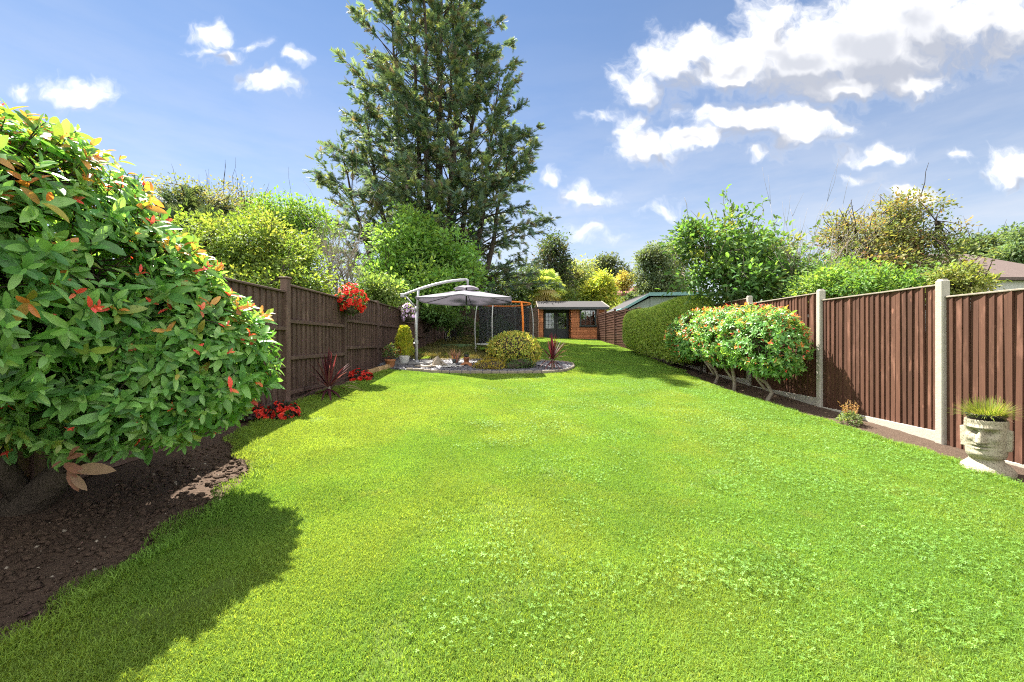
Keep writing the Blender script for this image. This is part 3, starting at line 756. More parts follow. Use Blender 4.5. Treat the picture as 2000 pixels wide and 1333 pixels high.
def photinia(name, label, base, trunk, blobs, n_shoots, leaf_len, seed, parts=300, group=None, redness=1., bark='bark'):
    """evergreen shrub with large glossy leaves, red and bronze young tips"""
    rng = np.random.default_rng(seed); base = np.array(base, float)
    root = thing(name, tuple(base), label, 'shrub', group)
    B = np.array(blobs, float); top = (B[:, 2]+B[:, 5]).max(); bot = (B[:, 2]-B[:, 5]).min()
    P, N = blob_points(rng, blobs, n_shoots, .80, 1.0)
    P2, N2 = blob_points(rng, blobs, n_shoots//2, .5, .8)
    P = np.r_[P, P2]; N = np.r_[N, N2]
    LP, LX, LN, LS, LO, LI = shoots(rng, P, N, leaf_len)
    h = (P[LI, 2]-bot)/(top-bot); K = len(LP); sun_ = np.clip(N[LI]@np.array((.25, .2, .9)), 0, 1)
    C = palette(rng, K, [(.050, .125, .022), (.036, .100, .020), (.070, .155, .030), (.085, .17, .035)], (3, 3, 2.5, 1.5), .25)
    young = rng.random(len(P)) < np.clip(.16+.62*(sun_[:len(P)] > .66), 0, 1)*.85
    yl = young[LI] & (LO > .3) & (rng.random(K) < .75)
    C[yl] = palette(rng, yl.sum(), [(.085, .135, .018), (.12, .118, .018), (.065, .13, .018)], (4, 1.5, 4), .2)
    br = young[LI] & (LO > .55) & (rng.random(K) < .55*redness) & (h > .4)
    C[br] = palette(rng, br.sum(), [(.20, .085, .018), (.155, .095, .018), (.21, .125, .022)], None, .2)
    rt = rng.random(len(P)) < (.11+.22*(sun_[:len(P)] > .72))*redness
    rl = rt[LI] & (LO > .68)
    C[rl] = palette(rng, rl.sum(), [(.30, .040, .022), (.25, .04, .024), (.24, .075, .028)], None, .2)
    LS = np.where(rl, LS*.72, LS)
    R = frames(LX, LN)
    W = np.c_[LS, LS*rng.uniform(.9, 1.25, K), LS*rng.uniform(.6, 2.0, K)]
    # the largest-looking leaves become leaves of their own
    d = np.linalg.norm(LP-np.array((0, 0, 1.4)), axis=1); vis = (N[LI]*(np.array((0, 0, 1.4))-LP)).sum(1)/d
    u = LP[:, 0]/LP[:, 1]; v = (LP[:, 2]-1.4)/LP[:, 1]
    outer = LI < n_shoots
    score = np.where((vis > .15) & outer & (np.abs(u) < 1.22) & (np.abs(v) < .8), LS/d*(.75+.5*rng.random(K)), 0)
    pick = np.argsort(-score)[:parts] if parts else np.array([], int)
    O = base
    for i in pick:
        V, F, CC = scatter(LEAF, (LP[i]-LP[i])[None], R[i][None], W[i][None], C[i][None])
        o = link('leaf', new_mesh('leaf', V, F, CC, True), M['gloss_leaf'], root, tuple(LP[i]-O))
    rest = np.ones(K, bool); rest[pick] = False
    V, F, CC = scatter(LEAF, LP[rest], R[rest], W[rest], C[rest])
    part('foliage', V, F, M['gloss_leaf'], root, CC, True, 'stuff')
    # stems
    tw = []
    for path, rad in trunk: tw.append((path, rad))
    V, F = tubes(tw, 10); part('trunk', V, F, M[bark], root, None, True)
    ends = [np.array(p[-1]) for p, _ in trunk]; lim = []
    cen = [b[:3] for b in B]
    for e in ends:
        for bi, c in enumerate(cen):
            for _ in range(3):
                q = c+np.clip(rng.normal(size=3)*.4, -.5, .5)*B[bi, 3:]; pth = branch_path(rng, e, q, .1); lim.append((pth, np.linspace(.022, .007, 6)))
    anchors = np.concatenate([p for p, _ in lim])
    tws = []
    for i in range(0, len(P), 2):
        a = anchors[np.argmin(np.linalg.norm(anchors-P[i], axis=1)+rng.random(len(anchors))*.55)]+rng.normal(size=3)*.03
        tws.append((branch_path(rng, a, P[i], -.05, 4), np.linspace(.006, .0025, 4)))
    V, F = tubes(lim, 6); part('branch', V, F, M['bark'], root, None, True)
    V, F = tubes(tws, 3); part('twigs', V, F, M['bark'], root, None, True, 'stuff')
    return root

# ---- the big shrub in the left border
bl = [[-2.58, 2.22, 1.80, .52, .86, .84], [-2.35, 2.8, 1.29, .70, .59, .60], [-2.67, 2.72, 1.09, .87, .66, .42], [-2.37, 2.68, 1.48, .53, .42, .72]]
b0 = gp(45, 1003); bz = b0.z-.03
tr = [([(b0.x-.08, b0.y, bz-.1), (b0.x-.06, b0.y, bz+.06), (b0.x+.10, b0.y+.02, bz+.16), (b0.x+.24, b0.y+.03, bz+.30), (b0.x+.30, b0.y+.05, bz+.46)], [.13, .12, .10, .085, .075]),
      ([(b0.x+.22, b0.y+.03, bz+.28), (b0.x+.36, b0.y+.0, bz+.42), (b0.x+.52, b0.y-.02, bz+.50), (b0.x+.70, b0.y+.05, bz+.58)], [.07, .06, .05, .04]),
      ([(b0.x+.28, b0.y+.04, bz+.42), (b0.x+.22, b0.y-.05, bz+.62), (b0.x+.25, b0.y-.15, bz+.9)], [.07, .055, .045]),
      ([(b0.x+.02, b0.y, bz+.10), (b0.x+.0, b0.y-.1, bz+.36), (b0.x-.02, b0.y-.2, bz+.62)], [.07, .055, .04])]
photinia('photinia_shrub', 'large glossy shrub with red and bronze young leaves on a crooked trunk', (b0.x, b0.y, bz), tr, bl, 1750, .100, 5, 300, None, 1.0)

# a broken sprig of tan leaves hanging under it
sprig = [o for o in bpy.data.objects if o.name == 'photinia_shrub'][0]
rs = np.random.default_rng(77); so = np.array(sprig.location)
for (sx, sy, ex, ey, cc) in ((125, 905, 165, 925, 0), (150, 915, 222, 916, 1), (135, 915, 150, 965, 0), (140, 925, 168, 960, 1), (120, 900, 95, 915, 0), (135, 890, 150, 870, 0), (130, 895, 160, 885, 0)):
    a_ = np.array(at(sx, sy, 2.25)); e_ = np.array(at(ex, ey, 2.22)); L_ = np.linalg.norm(e_-a_)
    V, F, CC = scatter(LEAF, np.zeros((1, 3)), frames((e_-a_)[None], np.array([[.2, -.8, .5]])), np.array([[L_, L_*.9, L_]])*.9, np.array([[(.15, .085, .04), (.17, .13, .06)][cc]]))
    link('leaf', new_mesh('leaf', V, F, CC, True), M['leaf'], sprig, tuple(a_-so))

# ---- three shrubs along the right fence
GR = 'clipped red-tipped shrubs along the right fence'
def small_photinia(px, py, blobs, n, seed, label, lean, parts):
    b = gp(px, py); c = blobs[0]
    tr = [([(b.x, b.y, b.z-.05), (b.x+lean*.10, b.y+.02, b.z+.15), (b.x+lean*.02, b.y+.03, b.z+.32), (b.x-lean*.16, b.y+.02, b.z+.46), (c[0], c[1], c[2]-.15)], [.042, .036, .033, .03, .022]),
          ([(b.x, b.y+.02, b.z+.2), (b.x-.1, b.y+.15, b.z+.42), (c[0]-.2, c[1]+.25, c[2]-.1)], [.024, .02, .014])]
    return photinia('photinia_shrub', label, tuple(b), tr, blobs, n, .083, seed, parts, GR, 1.9, 'pale_bark')
small_photinia(1496, 783, [[4.50, 7.2, 1.40, .55, .62, .66], [4.62, 6.95, 1.35, .40, .38, .62], [4.40, 7.7, 1.5, .52, .5, .62]], 640, 21, 'rounded red-tipped shrub on a bent bare trunk beside a concrete post', 1.2, 300)
small_photinia(1434, 763, [[4.44, 8.45, 1.50, .56, .62, .68], [4.40, 8.9, 1.52, .52, .5, .64]], 540, 22, 'red-tipped shrub on a straight thin trunk between two others of its kind', .2, 200)
small_photinia(1396, 749, [[4.48, 9.7, 1.55, .58, .80, .68], [4.36, 10.3, 1.50, .50, .55, .58]], 520, 23, 'red-tipped shrub on leaning thin stems next to the clipped conifer hedge', .8, 120)

# ---- trees
def tree(name, label, base, blobs, n_cl, per, leaf, cr, cols, w=None, seed=1, tpl=LEAF_LOW, trunk_r=.15, bark='bark', group=None, limbs=9, flat=.6, trunk_h=None, mat_='leaf', bare=0, lo=.35, hi=1.04, up=.3, cat='tree', droop=0., bare_r=.02):
    rng = np.random.default_rng(seed); base = np.array(base, float); root = thing(name, tuple(base), label, cat, group)
    B = np.array(blobs, float); cen = (B[:, :3]*(B[:, 3:].prod(1)[:, None])).sum(0)/B[:, 3:].prod(1).sum()
    Cc, Nn = blob_points(rng, blobs, n_cl, lo, hi)
    K = n_cl*per; ci = np.repeat(np.arange(n_cl), per)
    cs = cr*rng.uniform(.6, 1.35, n_cl)
    off = rng.normal(size=(K, 3))*np.array((1, 1, flat))*cs[ci][:, None]*.55
    Pp = Cc[ci]+off
    X = off/(np.linalg.norm(off, axis=1)[:, None]+1e-6)*.8+Nn[ci]*.5+rng.normal(size=(K, 3))*.5; X[:, 2] -= droop
    Nrm = Nn[ci]*.4+np.array((0, 0, .5+up))+rng.normal(size=(K, 3))*.55
    col = palette(rng, n_cl, cols, w, .15)[ci]*(1+(rng.random((K, 1))-.5)*.5)*(1+(rng.random((K, 3))-.5)*.12)
    S = leaf*rng.uniform(.65, 1.3, K)
    V, F, C = scatter(tpl, Pp, frames(X, Nrm), S, col)
    part('crown', V, F, M[mat_], root, C, False, 'stuff')
    # trunk and limbs
    th = trunk_h if trunk_h else max(.25*(cen[2]-base[2]), .3)
    tt = np.array((base[0]+(cen[0]-base[0])*.15, base[1]+(cen[1]-base[1])*.15, base[2]+th))
    top = np.array((cen[0], cen[1], cen[2]+.35*B[:, 5].max()))
    main = np.array([base-(0, 0, .15), base+(tt-base)*.5+rng.normal(size=3)*trunk_r*.3, tt, tt+(top-tt)*.5+rng.normal(size=3)*trunk_r*.6, top])
    V, F = tubes([(main, trunk_r*np.array((1.15, .95, .85, .5, .15)))], 8); part('trunk', V, F, M[bark], root, None, True)
    L = []; anch = [main[2:]]
    for i in rng.choice(n_cl, min(limbs, n_cl), replace=False):
        s = main[2]+(main[4]-main[2])*rng.random()*.7; pth = branch_path(rng, s, Cc[i], .1, 6); L.append((pth, np.linspace(trunk_r*.42, trunk_r*.07, 6))); anch.append(pth)
    anch = np.concatenate(anch)
    for i in range(n_cl):
        a = anch[np.argmin(np.linalg.norm(anch-Cc[i], axis=1)+.3*cr*rng.random(len(anch)))]; L.append((branch_path(rng, a, Cc[i], .05, 4), np.linspace(trunk_r*.12, trunk_r*.03, 4)))
    for _ in range(bare):
        i = rng.integers(n_cl); e = Cc[i]+Nn[i]*cr*rng.uniform(.8, 2.)+np.array((0, 0, cr*rng.uniform(0, 1.4))); L.append((branch_path(rng, Cc[i], e, .05, 4), np.linspace(bare_r*.6, bare_r*.2, 4)))
    V, F = tubes(L, 4); part('limbs', V, F, M[bark], root, None, True, 'stuff')
    return root
def gb(x, y): return (x, y, float(gz(x, y)))
def blob(px, py, y, rx, ry, rd=None):
    p = at(px, py, y); k = y/FPX; return [p.x, p.y, p.z, rx*k, (rd if rd else rx)*k, ry*k]

GREEN = [(.055, .13, .022), (.075, .16, .028), (.045, .105, .02)]
YELL = [(.105, .175, .028), (.085, .155, .026), (.13, .19, .034)]
# conifer: several stems, upswept feathery branches
SPRAY_FINE = spray_template(6, 2)
SPRAY_FINE = (SPRAY_FINE[0], SPRAY_FINE[1])
def conifer(name, label, base, H, stems, rad, seed, n_br, spray, cols, w=None):
    rng = np.random.default_rng(seed); base = np.array(base, float); root = thing(name, tuple(base), label, 'tree')
    st = []; SP = []; SX = []; SN = []; SS = []; BR = []
    for k, (dx, dy, hh) in enumerate(stems):
        t = np.linspace(0, 1, 9)[:, None]; tip = base+np.array((dx, dy, hh*H))
        w_ = .12+.88*t**.5; p = base+(tip-base)*np.c_[w_, w_, t]+rng.normal(size=(9, 3))*.06; p[0][2] = base[2]-.2
        st.append((p, np.linspace(.30, .03, 9)*(1 if k == 0 else .7)))
        for i in range(int(n_br*hh)):
            f = rng.uniform(.07, .99)**.9; s = p[0]+(p[-1]-p[0])*f; j = min(int(f*8), 7); s = p[j]+(p[j+1]-p[j])*(f*8-j)
            a = rng.random()*6.283; L = rad*(.10+.90*(1-f)**.85)*rng.uniform(.4, 1.2)*(.7+.3*hh)+.5
            up_ = rng.uniform(.0, .45)+.6*f
            d = np.array((math.cos(a), math.sin(a), up_)); d /= np.linalg.norm(d); 
            n = 7; tt = np.linspace(0, 1, n)[:, None]; path = s+d*L*tt+np.array((0, 0, 1.))*L*(.28*tt-.26*tt*tt)+np.cumsum(rng.normal(size=(n, 3))*.03*L/3, 0)
            BR.append((path, np.linspace(.05, .008, n)*(.4+.6*L/rad)))
            m = int(7+L*12)
            q = rng.uniform(.36, 1.0, m)**.85; jj = np.minimum((q*(n-1)).astype(int), n-2); pp = path[jj]+(path[jj+1]-path[jj])*((q*(n-1)-jj)[:, None])
            side = rng.normal(size=(m, 3))*.6; X = d*1.0+side+np.array((0, 0, -.28)); 
            SP.append(pp+rng.normal(size=(m, 3))*.07); SX.append(X); SN.append(np.array((0, 0, 1.))+rng.normal(size=(m, 3))*.45); SS.append(spray*rng.uniform(.55, 1.25, m)*(.75+.25*min(1, L/2)))
    SP, SX, SN, SS = [np.concatenate(q) for q in (SP, SX, SN, SS)]; K = len(SP)
    C = palette(rng, K, cols, w, .3)
    V, F, CC = scatter(SPRAY_FINE, SP, frames(SX, SN), SS, C)
    part('crown', V, F, M['needle'], root, CC, False, 'stuff')
    for s in st: V, F = tube(s[0], s[1], 7); part('trunk', V, F, M['bark'], root, None, True)
    V, F = tubes(BR, 4); part('limbs', V, F, M['bark'], root, None, True, 'stuff')
    return root
conifer('conifer_tree', 'very tall many-stemmed conifer rising above the end of the garden', gb(-3.95, 21.3), 20.6,
        [(0.3, 0, 1.0), (-1.3, .5, .985), (1.3, -.3, .96), (-.4, -1.0, .97), (2.2, .5, .84), (-2.3, -.2, .88), (-4.0, .7, .64), (.8, 1.2, .97), (3.3, -.3, .66), (-5.0, .2, .47), (4.0, .2, .50)], 5.6, 31, 72, .42,
        [(.08, .14, .07), (.058, .112, .068), (.115, .17, .06), (.10, .105, .06)], (3, 3, 2.2, 1.2))
# deciduous tree leaning over the left fence
tree('hazel_tree', 'rounded fresh green leafy tree overhanging the dark fence', gb(-4.1, 17.2),
     [blob(800, 500, 17, 85, 70), blob(860, 520, 16.6, 75, 65), blob(745, 555, 16.5, 55, 55), blob(830, 570, 16.2, 100, 45), blob(900, 560, 16.4, 40, 50), blob(820, 440, 17.2, 45, 30)], 340, 75, .17, .50,
     [(.10, .215, .040), (.125, .25, .045), (.075, .17, .032)], None, 41, LEAF_LOW, .16)
tree('overhanging_shrub', 'dark leafy boughs hanging over the fence under the parasol', gb(-3.75, 15.3), [blob(850, 608, 14.8, 26, 16), blob(872, 622, 15.3, 26, 14)], 40, 60, .13, .28, [(.05, .11, .022), (.07, .14, .03)], None, 42, LEAF_LOW, .06, cat='shrub')
# bright shrubs behind the left fence
tree('pale_shrub', 'pale green bushy shrub behind the fence between two flower baskets', gb(-4.2, 11.2), [blob(745, 572, 11.2, 45, 25), blob(700, 590, 10.8, 30, 18)], 90, 60, .10, .26, [(.10, .18, .04), (.13, .21, .05), (.07, .14, .03)], None, 43, LEAF_LOW, .06, cat='shrub')
tree('golden_tree', 'bushy yellow-green tree close behind the left fence', gb(-5.6, 9.2), [blob(500, 490, 9.2, 105, 65), blob(565, 520, 9.0, 70, 65), blob(430, 480, 9.3, 80, 55), blob(585, 560, 8.8, 40, 40), blob(440, 560, 8.7, 110, 50), blob(530, 570, 8.4, 90, 40)], 420, 70, .085, .27,
     YELL, (3, 4, 2), 44, LEAF_LOW, .12, bare=30, bare_r=.01)
tree('green_tree', 'mid green tree showing above the golden one behind the left fence', gb(-6.2, 12.6), [blob(570, 425, 12.6, 70, 38), blob(610, 460, 12.6, 45, 45), blob(530, 450, 12.6, 60, 40)], 170, 55, .10, .34, [(.075, .17, .025), (.10, .19, .03)], None, 45, LEAF_LOW, .12, bare=14, bare_r=.01)
tree('twiggy_tree', 'sparse twiggy tree with thin leaves on the skyline behind the large shrub', gb(-9.0, 13.5), [blob(430, 410, 13.5, 110, 45), blob(360, 420, 13.5, 60, 45), blob(480, 410, 13.5, 60, 35)], 230, 34, .09, .36, [(.10, .14, .035), (.08, .12, .03), (.13, .14, .05)], None, 46, LEAF_LOW, .13, bare=90, bare_r=.014)
conifer('young_conifer', 'thin dark conifer with layered branches peeping over the large shrub', gb(-10.4, 12.0), 4.5, [(0, 0, 1.), (1.0, .2, .88), (1.6, -.2, .76)], 2.3, 47, 26, .5, [(.03, .06, .03), (.045, .075, .03)])
# bare dead branches
def bare_bush(name, label, base, tips, n, seed, r0, mat_, group=None):
    rng = np.random.default_rng(seed); base = np.array(base); root = thing(name, tuple(base), label, 'tree', group); L = []
    for i in range(n):
        e = tips(rng); p = branch_path(rng, base+rng.normal(size=3)*(.1, .1, 0), e, .12, 7); L.append((p, np.linspace(r0, r0*.12, 7)))
        for _ in range(9):
            j = rng.integers(2, 6); d = (p[j+1]-p[j])*rng.uniform(1., 3.)+rng.normal(size=3)*.28; q = branch_path(rng, p[j], p[j]+d, .04, 4); L.append((q, np.linspace(r0*.3, r0*.08, 4)))
            for _ in range(2):
                k = rng.integers(1, 4); L.append((branch_path(rng, q[k], q[k]+d*.4+rng.normal(size=3)*.15, .02, 3), np.linspace(r0*.14, r0*.05, 3)))
    V, F = tubes(L, 4); part('bare_branches', V, F, M[mat_], root, None, True, 'stuff')
    v, f = tube([base-(0, 0, .2), base+(0, 0, .5)], [r0*1.6, r0*1.2], 7); part('trunk', v, f, M[mat_], root, None, True)
bare_bush('bare_tree', 'leafless pale branches fanning out behind the left fence', gb(-4.75, 10.9), lambda r: np.array(at(r.uniform(612, 700), r.uniform(450, 565), 10.9)), 26, 51, .026, 'pale_bark')
# trees past the right fence
tree('mulberry_tree', 'broad-leaved green tree with tall leafy shoots behind the right shrubs', gb(6.4, 10.6),
     [blob(1420, 480, 10.5, 75, 60), blob(1500, 500, 10.3, 75, 60), blob(1385, 530, 10.2, 60, 50), blob(1460, 560, 10.0, 95, 40), blob(1560, 540, 10.2, 50, 50), blob(1350, 470, 10.6, 28, 40)], 210, 46, .145, .34,
     [(.06, .14, .03), (.085, .17, .035), (.045, .105, .025), (.13, .17, .04)], (3, 3, 2, 1), 61, LEAF_MID, .12, 'pale_bark', bare=16, lo=.2)
def leafy_shoots(root, specs, leaf, cols, seed):
    rng = np.random.default_rng(seed); P = []; X = []; L = []
    for a, b in specs:
        p = branch_path(rng, a, b, .06, 9); L.append((p, np.linspace(.014, .004, 9)))
        for q in np.linspace(.25, 1, 14):
            j = min(int(q*8), 7); s = p[j]+(p[j+1]-p[j])*(q*8-j); d = (p[j+1]-p[j]); d /= np.linalg.norm(d)
            P.append(s); X.append(d*.4+rng.normal(size=3)*.8)
    P = np.array(P); X = np.array(X); K = len(P)
    V, F, C = scatter(LEAF_MID, P, frames(X, unit(rng, K)+(0, -.3, .6)), leaf*rng.uniform(.7, 1.2, K), palette(rng, K, cols))
    part('shoot_leaves', V, F, M['leaf'], root, C, False, 'stuff'); V, F = tubes(L, 4); part('shoots', V, F, M['pale_bark'], root, None, True, 'stuff')
mul = [o for o in bpy.data.objects if o.name == 'mulberry_tree'][0]
leafy_shoots(mul, [(at(1415, 470, 10.5), at(1410, 375, 10.5)), (at(1400, 470, 10.4), at(1385, 395, 10.3)), (at(1480, 470, 10.2), at(1490, 385, 10.3)), (at(1465, 470, 10.4), at(1455, 405, 10.4)), (at(1430, 460, 10.6), at(1425, 400, 10.6)), (at(1350, 480, 10.5), at(1335, 415, 10.5)),
                   (at(1500, 480, 10.4), at(1520, 420, 10.4)), (at(1440, 470, 10.2), at(1420, 365, 10.2)), (at(1475, 470, 10.2), at(1470, 395, 10.2)), (at(1370, 470, 10.4), at(1345, 425, 10.4)), (at(1320, 520, 10.4), at(1318, 455, 10.4))], .15, [(.085, .18, .035), (.06, .14, .03)], 62)
tree('russet_tree', 'loose olive and russet leaved tree on the skyline past the right fence', gb(11.0, 13.4),
     [blob(1745, 460, 13.4, 70, 60), blob(1680, 470, 13.2, 65, 55), blob(1810, 480, 13.0, 65, 55), blob(1770, 410, 13.4, 50, 30), blob(1720, 520, 12.8, 110, 45), blob(1850, 540, 12.6, 50, 35), blob(1640, 450, 13.6, 30, 40)], 360, 42, .105, .36,
     [(.115, .14, .04), (.09, .125, .035), (.14, .135, .045), (.15, .10, .04), (.065, .105, .032)], (3, 3, 2, .6, 3), 63, LEAF_LOW, .15, bare=70, lo=.25, bare_r=.03)
tree('bramble_shrub', 'bright green leafy shrub rising just behind the right fence', gb(6.2, 7.9), [blob(1700, 560, 7.8, 110, 36), blob(1620, 565, 8.2, 60, 38), blob(1780, 570, 7.4, 60, 28), blob(1660, 535, 8.2, 50, 26)], 230, 60, .070, .19,
     [(.08, .17, .028), (.11, .20, .035), (.055, .13, .025), (.15, .21, .04)], (3, 3, 2, 1), 64, LEAF_LOW, .05, cat='shrub', bare=12)
tree('dark_shrub', 'dark green shrub under bare boughs behind the right fence', gb(6.3, 9.0), [blob(1600, 555, 9.0, 50, 50), blob(1570, 575, 8.8, 50, 30), blob(1640, 580, 8.6, 60, 26)], 120, 55, .08, .22, [(.05, .11, .03), (.07, .14, .035)], None, 65, LEAF_LOW, .05, cat='shrub')
tree('corner_shrub', 'olive green shrub reaching over the right fence in front of the white house', gb(6.6, 6.3), [blob(1880, 562, 6.3, 45, 20), blob(1860, 540, 6.4, 30, 25)], 75, 40, .06, .15, [(.09, .14, .03), (.13, .17, .04)], None, 66, LEAF_LOW, .04, cat='shrub', bare=14, lo=.2)
bare_bush('bare_tree', 'pale leafless boughs arching above the right shrubs', gb(6.6, 9.4), lambda r: np.array(at(r.uniform(1480, 1690), r.uniform(455, 560), 9.3)), 13, 52, .026, 'pale_bark')
# trees further up the gardens
tree('dark_tree', 'dark leafed tree beside the tall conifer beyond the end fence', gb(2.6, 31), [blob(1075, 520, 31, 38, 55), blob(1060, 570, 31, 50, 45), blob(1085, 480, 31, 20, 28)], 190, 50, .22, .55, [(.035, .065, .025), (.05, .085, .03), (.05, .06, .035)], None, 71, LEAF_LOW, .2)
tree('laurel_tree', 'dark evergreen behind the end fence under the conifer', gb(-.5, 27.5), [blob(990, 570, 27.5, 60, 35), blob(940, 575, 27.5, 50, 35), blob(1020, 550, 28, 40, 40)], 170, 55, .18, .5, [(.035, .07, .022), (.05, .09, .026)], None, 72, LEAF_LOW, .15)
tree('poplar_tree', 'slim pale green tree standing behind the palm', gb(5.4, 38), [blob(1115, 550, 38, 22, 50), blob(1135, 555, 37, 20, 45), blob(1105, 570, 38, 30, 40)], 150, 45, .26, .6, [(.12, .17, .05), (.15, .19, .06), (.09, .15, .04)], None, 73, LEAF_LOW, .15, bare=20, bare_r=.04)
tree('pale_tree', 'light olive tree between the palm and the golden bamboo', gb(7.2, 40), [blob(1140, 540, 40, 26, 35), blob(1155, 575, 40, 24, 30)], 110, 45, .26, .6, [(.16, .20, .05), (.13, .18, .05)], None, 74, LEAF_LOW, .15, bare=26, bare_r=.05)
tree('far_tree', 'far dark trees with wispy tops behind the golden bamboo', gb(14, 62), [blob(1185, 535, 62, 26, 30), blob(1170, 520, 62, 14, 18), blob(1190, 510, 62, 16, 12), blob(1215, 545, 62, 20, 25)], 150, 40, .42, .9, [(.05, .08, .035), (.06, .09, .035)], None, 75, LEAF_LOW, .25, bare=20, bare_r=.08)
tree('golden_bamboo', 'bright yellow bushy clump behind the summerhouse roof', gb(6.9, 29.5), [blob(1168, 578, 29.5, 24, 34), blob(1156, 582, 29.5, 16, 26), blob(1184, 566, 29.5, 14, 28), blob(1178, 548, 29.5, 9, 16), blob(1192, 596, 29, 16, 18)], 220, 50, .20, .42, [(.20, .28, .035), (.165, .25, .035), (.25, .31, .05)], None, 76, LEAF_LOW, .08, cat='shrub')
tree('yellow_tree', 'small yellow-leaved tree above the red roof', gb(14.6, 55), [blob(1222, 545, 55, 13, 16), blob(1214, 552, 55, 10, 12)], 60, 40, .32, .55, [(.26, .25, .05), (.20, .22, .05)], None, 77, LEAF_LOW, .15)
tree('willow_tree', 'dense feathery mid green tree above the grey-green shed', gb(14.5, 42), [blob(1278, 535, 42, 38, 45), blob(1295, 560, 42, 36, 35), blob(1268, 565, 42, 24, 32), blob(1278, 500, 42, 28, 22)], 330, 55, .26, .62, [(.075, .12, .045), (.06, .10, .04), (.095, .14, .05)], None, 78, LEAF_LOW, .25, droop=.5)
tree('far_tree', 'leafy tree with an airy top between the willow and the mulberry', gb(19, 46), [blob(1320, 500, 46, 22, 35), blob(1335, 540, 46, 25, 30), blob(1300, 490, 46, 16, 16)], 120, 36, .28, .7, [(.08, .13, .04), (.10, .15, .045)], None, 79, LEAF_LOW, .2, bare=20, bare_r=.05)
tree('far_tree', 'dark green trees behind the brown tiled roof on the right', gb(57, 52), [blob(1920, 490, 50, 40, 26), blob(1895, 495, 50, 30, 30), blob(1950, 480, 52, 30, 22)], 170, 40, .42, 1.1, [(.045, .08, .03), (.06, .10, .035)], None, 80, LEAF_LOW, .3, bare=14, bare_r=.07)
tree('far_tree', 'lighter green tree at the far right above the tiled roof', gb(56, 44), [blob(1985, 500, 44, 36, 28), blob(2010, 470, 44, 40, 40)], 130, 40, .36, .9, [(.08, .14, .05), (.07, .12, .04)], None, 81, LEAF_LOW, .3)
tree('round_bush', 'small dark round bush in front of the far timbered house', gb(11.6, 40), [blob(1232, 588, 40, 14, 14)], 45, 40, .2, .35, [(.035, .075, .025), (.05, .09, .03)], None, 82, LEAF_LOW, .08, cat='shrub')
# far woods closing the view
rngw = np.random.default_rng(90); wb = []
for x in np.arange(-190, 200, 9):
    wb.append([x+rngw.normal()*3, 150+rngw.normal()*12, 6+rngw.random()*3, 7+rngw.random()*3, 6, 7+rngw.random()*3.5])
P, N = blob_points(rngw, wb, 14000, .85, 1.02)
V, F, C = scatter(LEAF_LOW, P, frames(rngw.normal(size=P.shape)+N*.4, N+rngw.normal(size=P.shape)*.5), rngw.uniform(.9, 1.9, len(P)), palette(rngw, len(P), [(.06, .095, .045), (.075, .11, .05), (.05, .08, .04)]))
solo('distant_woods', V, F, M['leaf'], (0, 150, 5), 'distant belt of green woodland along the horizon', 'woods', kind='stuff', col=C)

# ---- clipped conifer hedge
M['hedge_core'] = plain('hedge_core', (.05, .07, .02), .95, .1)
def hedge():
    rng = np.random.default_rng(101); root = thing('hedge', gb(4.95, 13.2), 'clipped green conifer hedge with a rounded top on the right boundary', 'hedge')
    xs0, xs1, y0, y1 = 4.35, 5.55, 10.2, 16.9
    # superellipse cross sections along y
    def surf(u, a, shrink=0.):
        y = y0+(y1-y0)*u; e = np.clip(1-np.abs(2*u-1)**7, 0, 1)**.45; 
        zc0 = gz(5., y)+.12; zt = 2.60-.06*u+.05*np.sin(u*9); cz = (zc0+zt)/2; rz = (zt-zc0)/2*e-shrink; rx = (xs1-xs0)/2*e*(1+.04*np.sin(u*13+a))-shrink
        ca, sa = np.cos(a), np.sin(a); p = 2/3.6
        return np.stack([(xs0+xs1)/2+rx*np.sign(ca)*np.abs(ca)**p, y, cz+rz*np.sign(sa)*np.abs(sa)**p], -1)
    n = 30000; u = rng.random(n); u[:5000] = 1-rng.random(5000)**2*.06
    s_ = rng.uniform(-1, 1, n); e_ = np.sign(s_)*np.abs(s_)**1.8; side_ = rng.random(n) < .62
    a = np.where(side_, math.pi-np.arcsin(np.clip(e_, -.98, 1)), np.arccos(np.clip(e_, -1, 1)))
    P = surf(u, a, .03); Q = surf(u, a+.02, .03); c = np.array((4.95, 0, 1.6)); N = P-np.c_[np.full(n, 4.95), P[:, 1]*.0+np.clip(P[:, 1], y0+.7, y1-.7), np.full(n, 1.75)]; N /= np.linalg.norm(N, axis=1)[:, None]
    X = N*.7+np.array((0, 0, .75))+rng.normal(size=(n, 3))*.35
    C = palette(rng, n, [(.19, .30, .045), (.22, .33, .05), (.14, .24, .04)], None, .25)
    V, F, CC = scatter(spray_template(2, 3), P-N*.04, frames(X, N+rng.normal(size=(n, 3))*.4), .125*rng.uniform(.6, 1.3, n), C)
    part('foliage', V, F, M['needle'], root, CC, False, 'stuff')
    U, A = np.meshgrid(np.linspace(.01, .99, 40), np.linspace(0, 2*math.pi, 25)[:-1]); G = surf(U.ravel(), A.ravel(), .12).reshape(24, 40, 3)
    i = np.arange(24)[:, None]*40+np.arange(39)[None]; j = ((np.arange(24)+1) % 24)[:, None]*40+np.arange(39)[None]
    part('inner_branches', G.reshape(-1, 3), np.stack([i, i+1, j+1, j], -1).reshape(-1, 4), M['hedge_core'], root, None, True)
    st = []
    for y in np.arange(10.6, 16.6, .55): x = 4.9+rng.normal()*.1; st.append(([(x, y, float(gz(x, y))-.05), (x+rng.normal()*.05, y+rng.normal()*.1, float(gz(x, y))+.5)], [.035, .03]))
    V, F = tubes(st, 6); part('stems', V, F, M['bark'], root, None, True, 'stuff')
hedge()

# ================================================================== GARDEN OBJECTS
rd = np.random.default_rng(200)
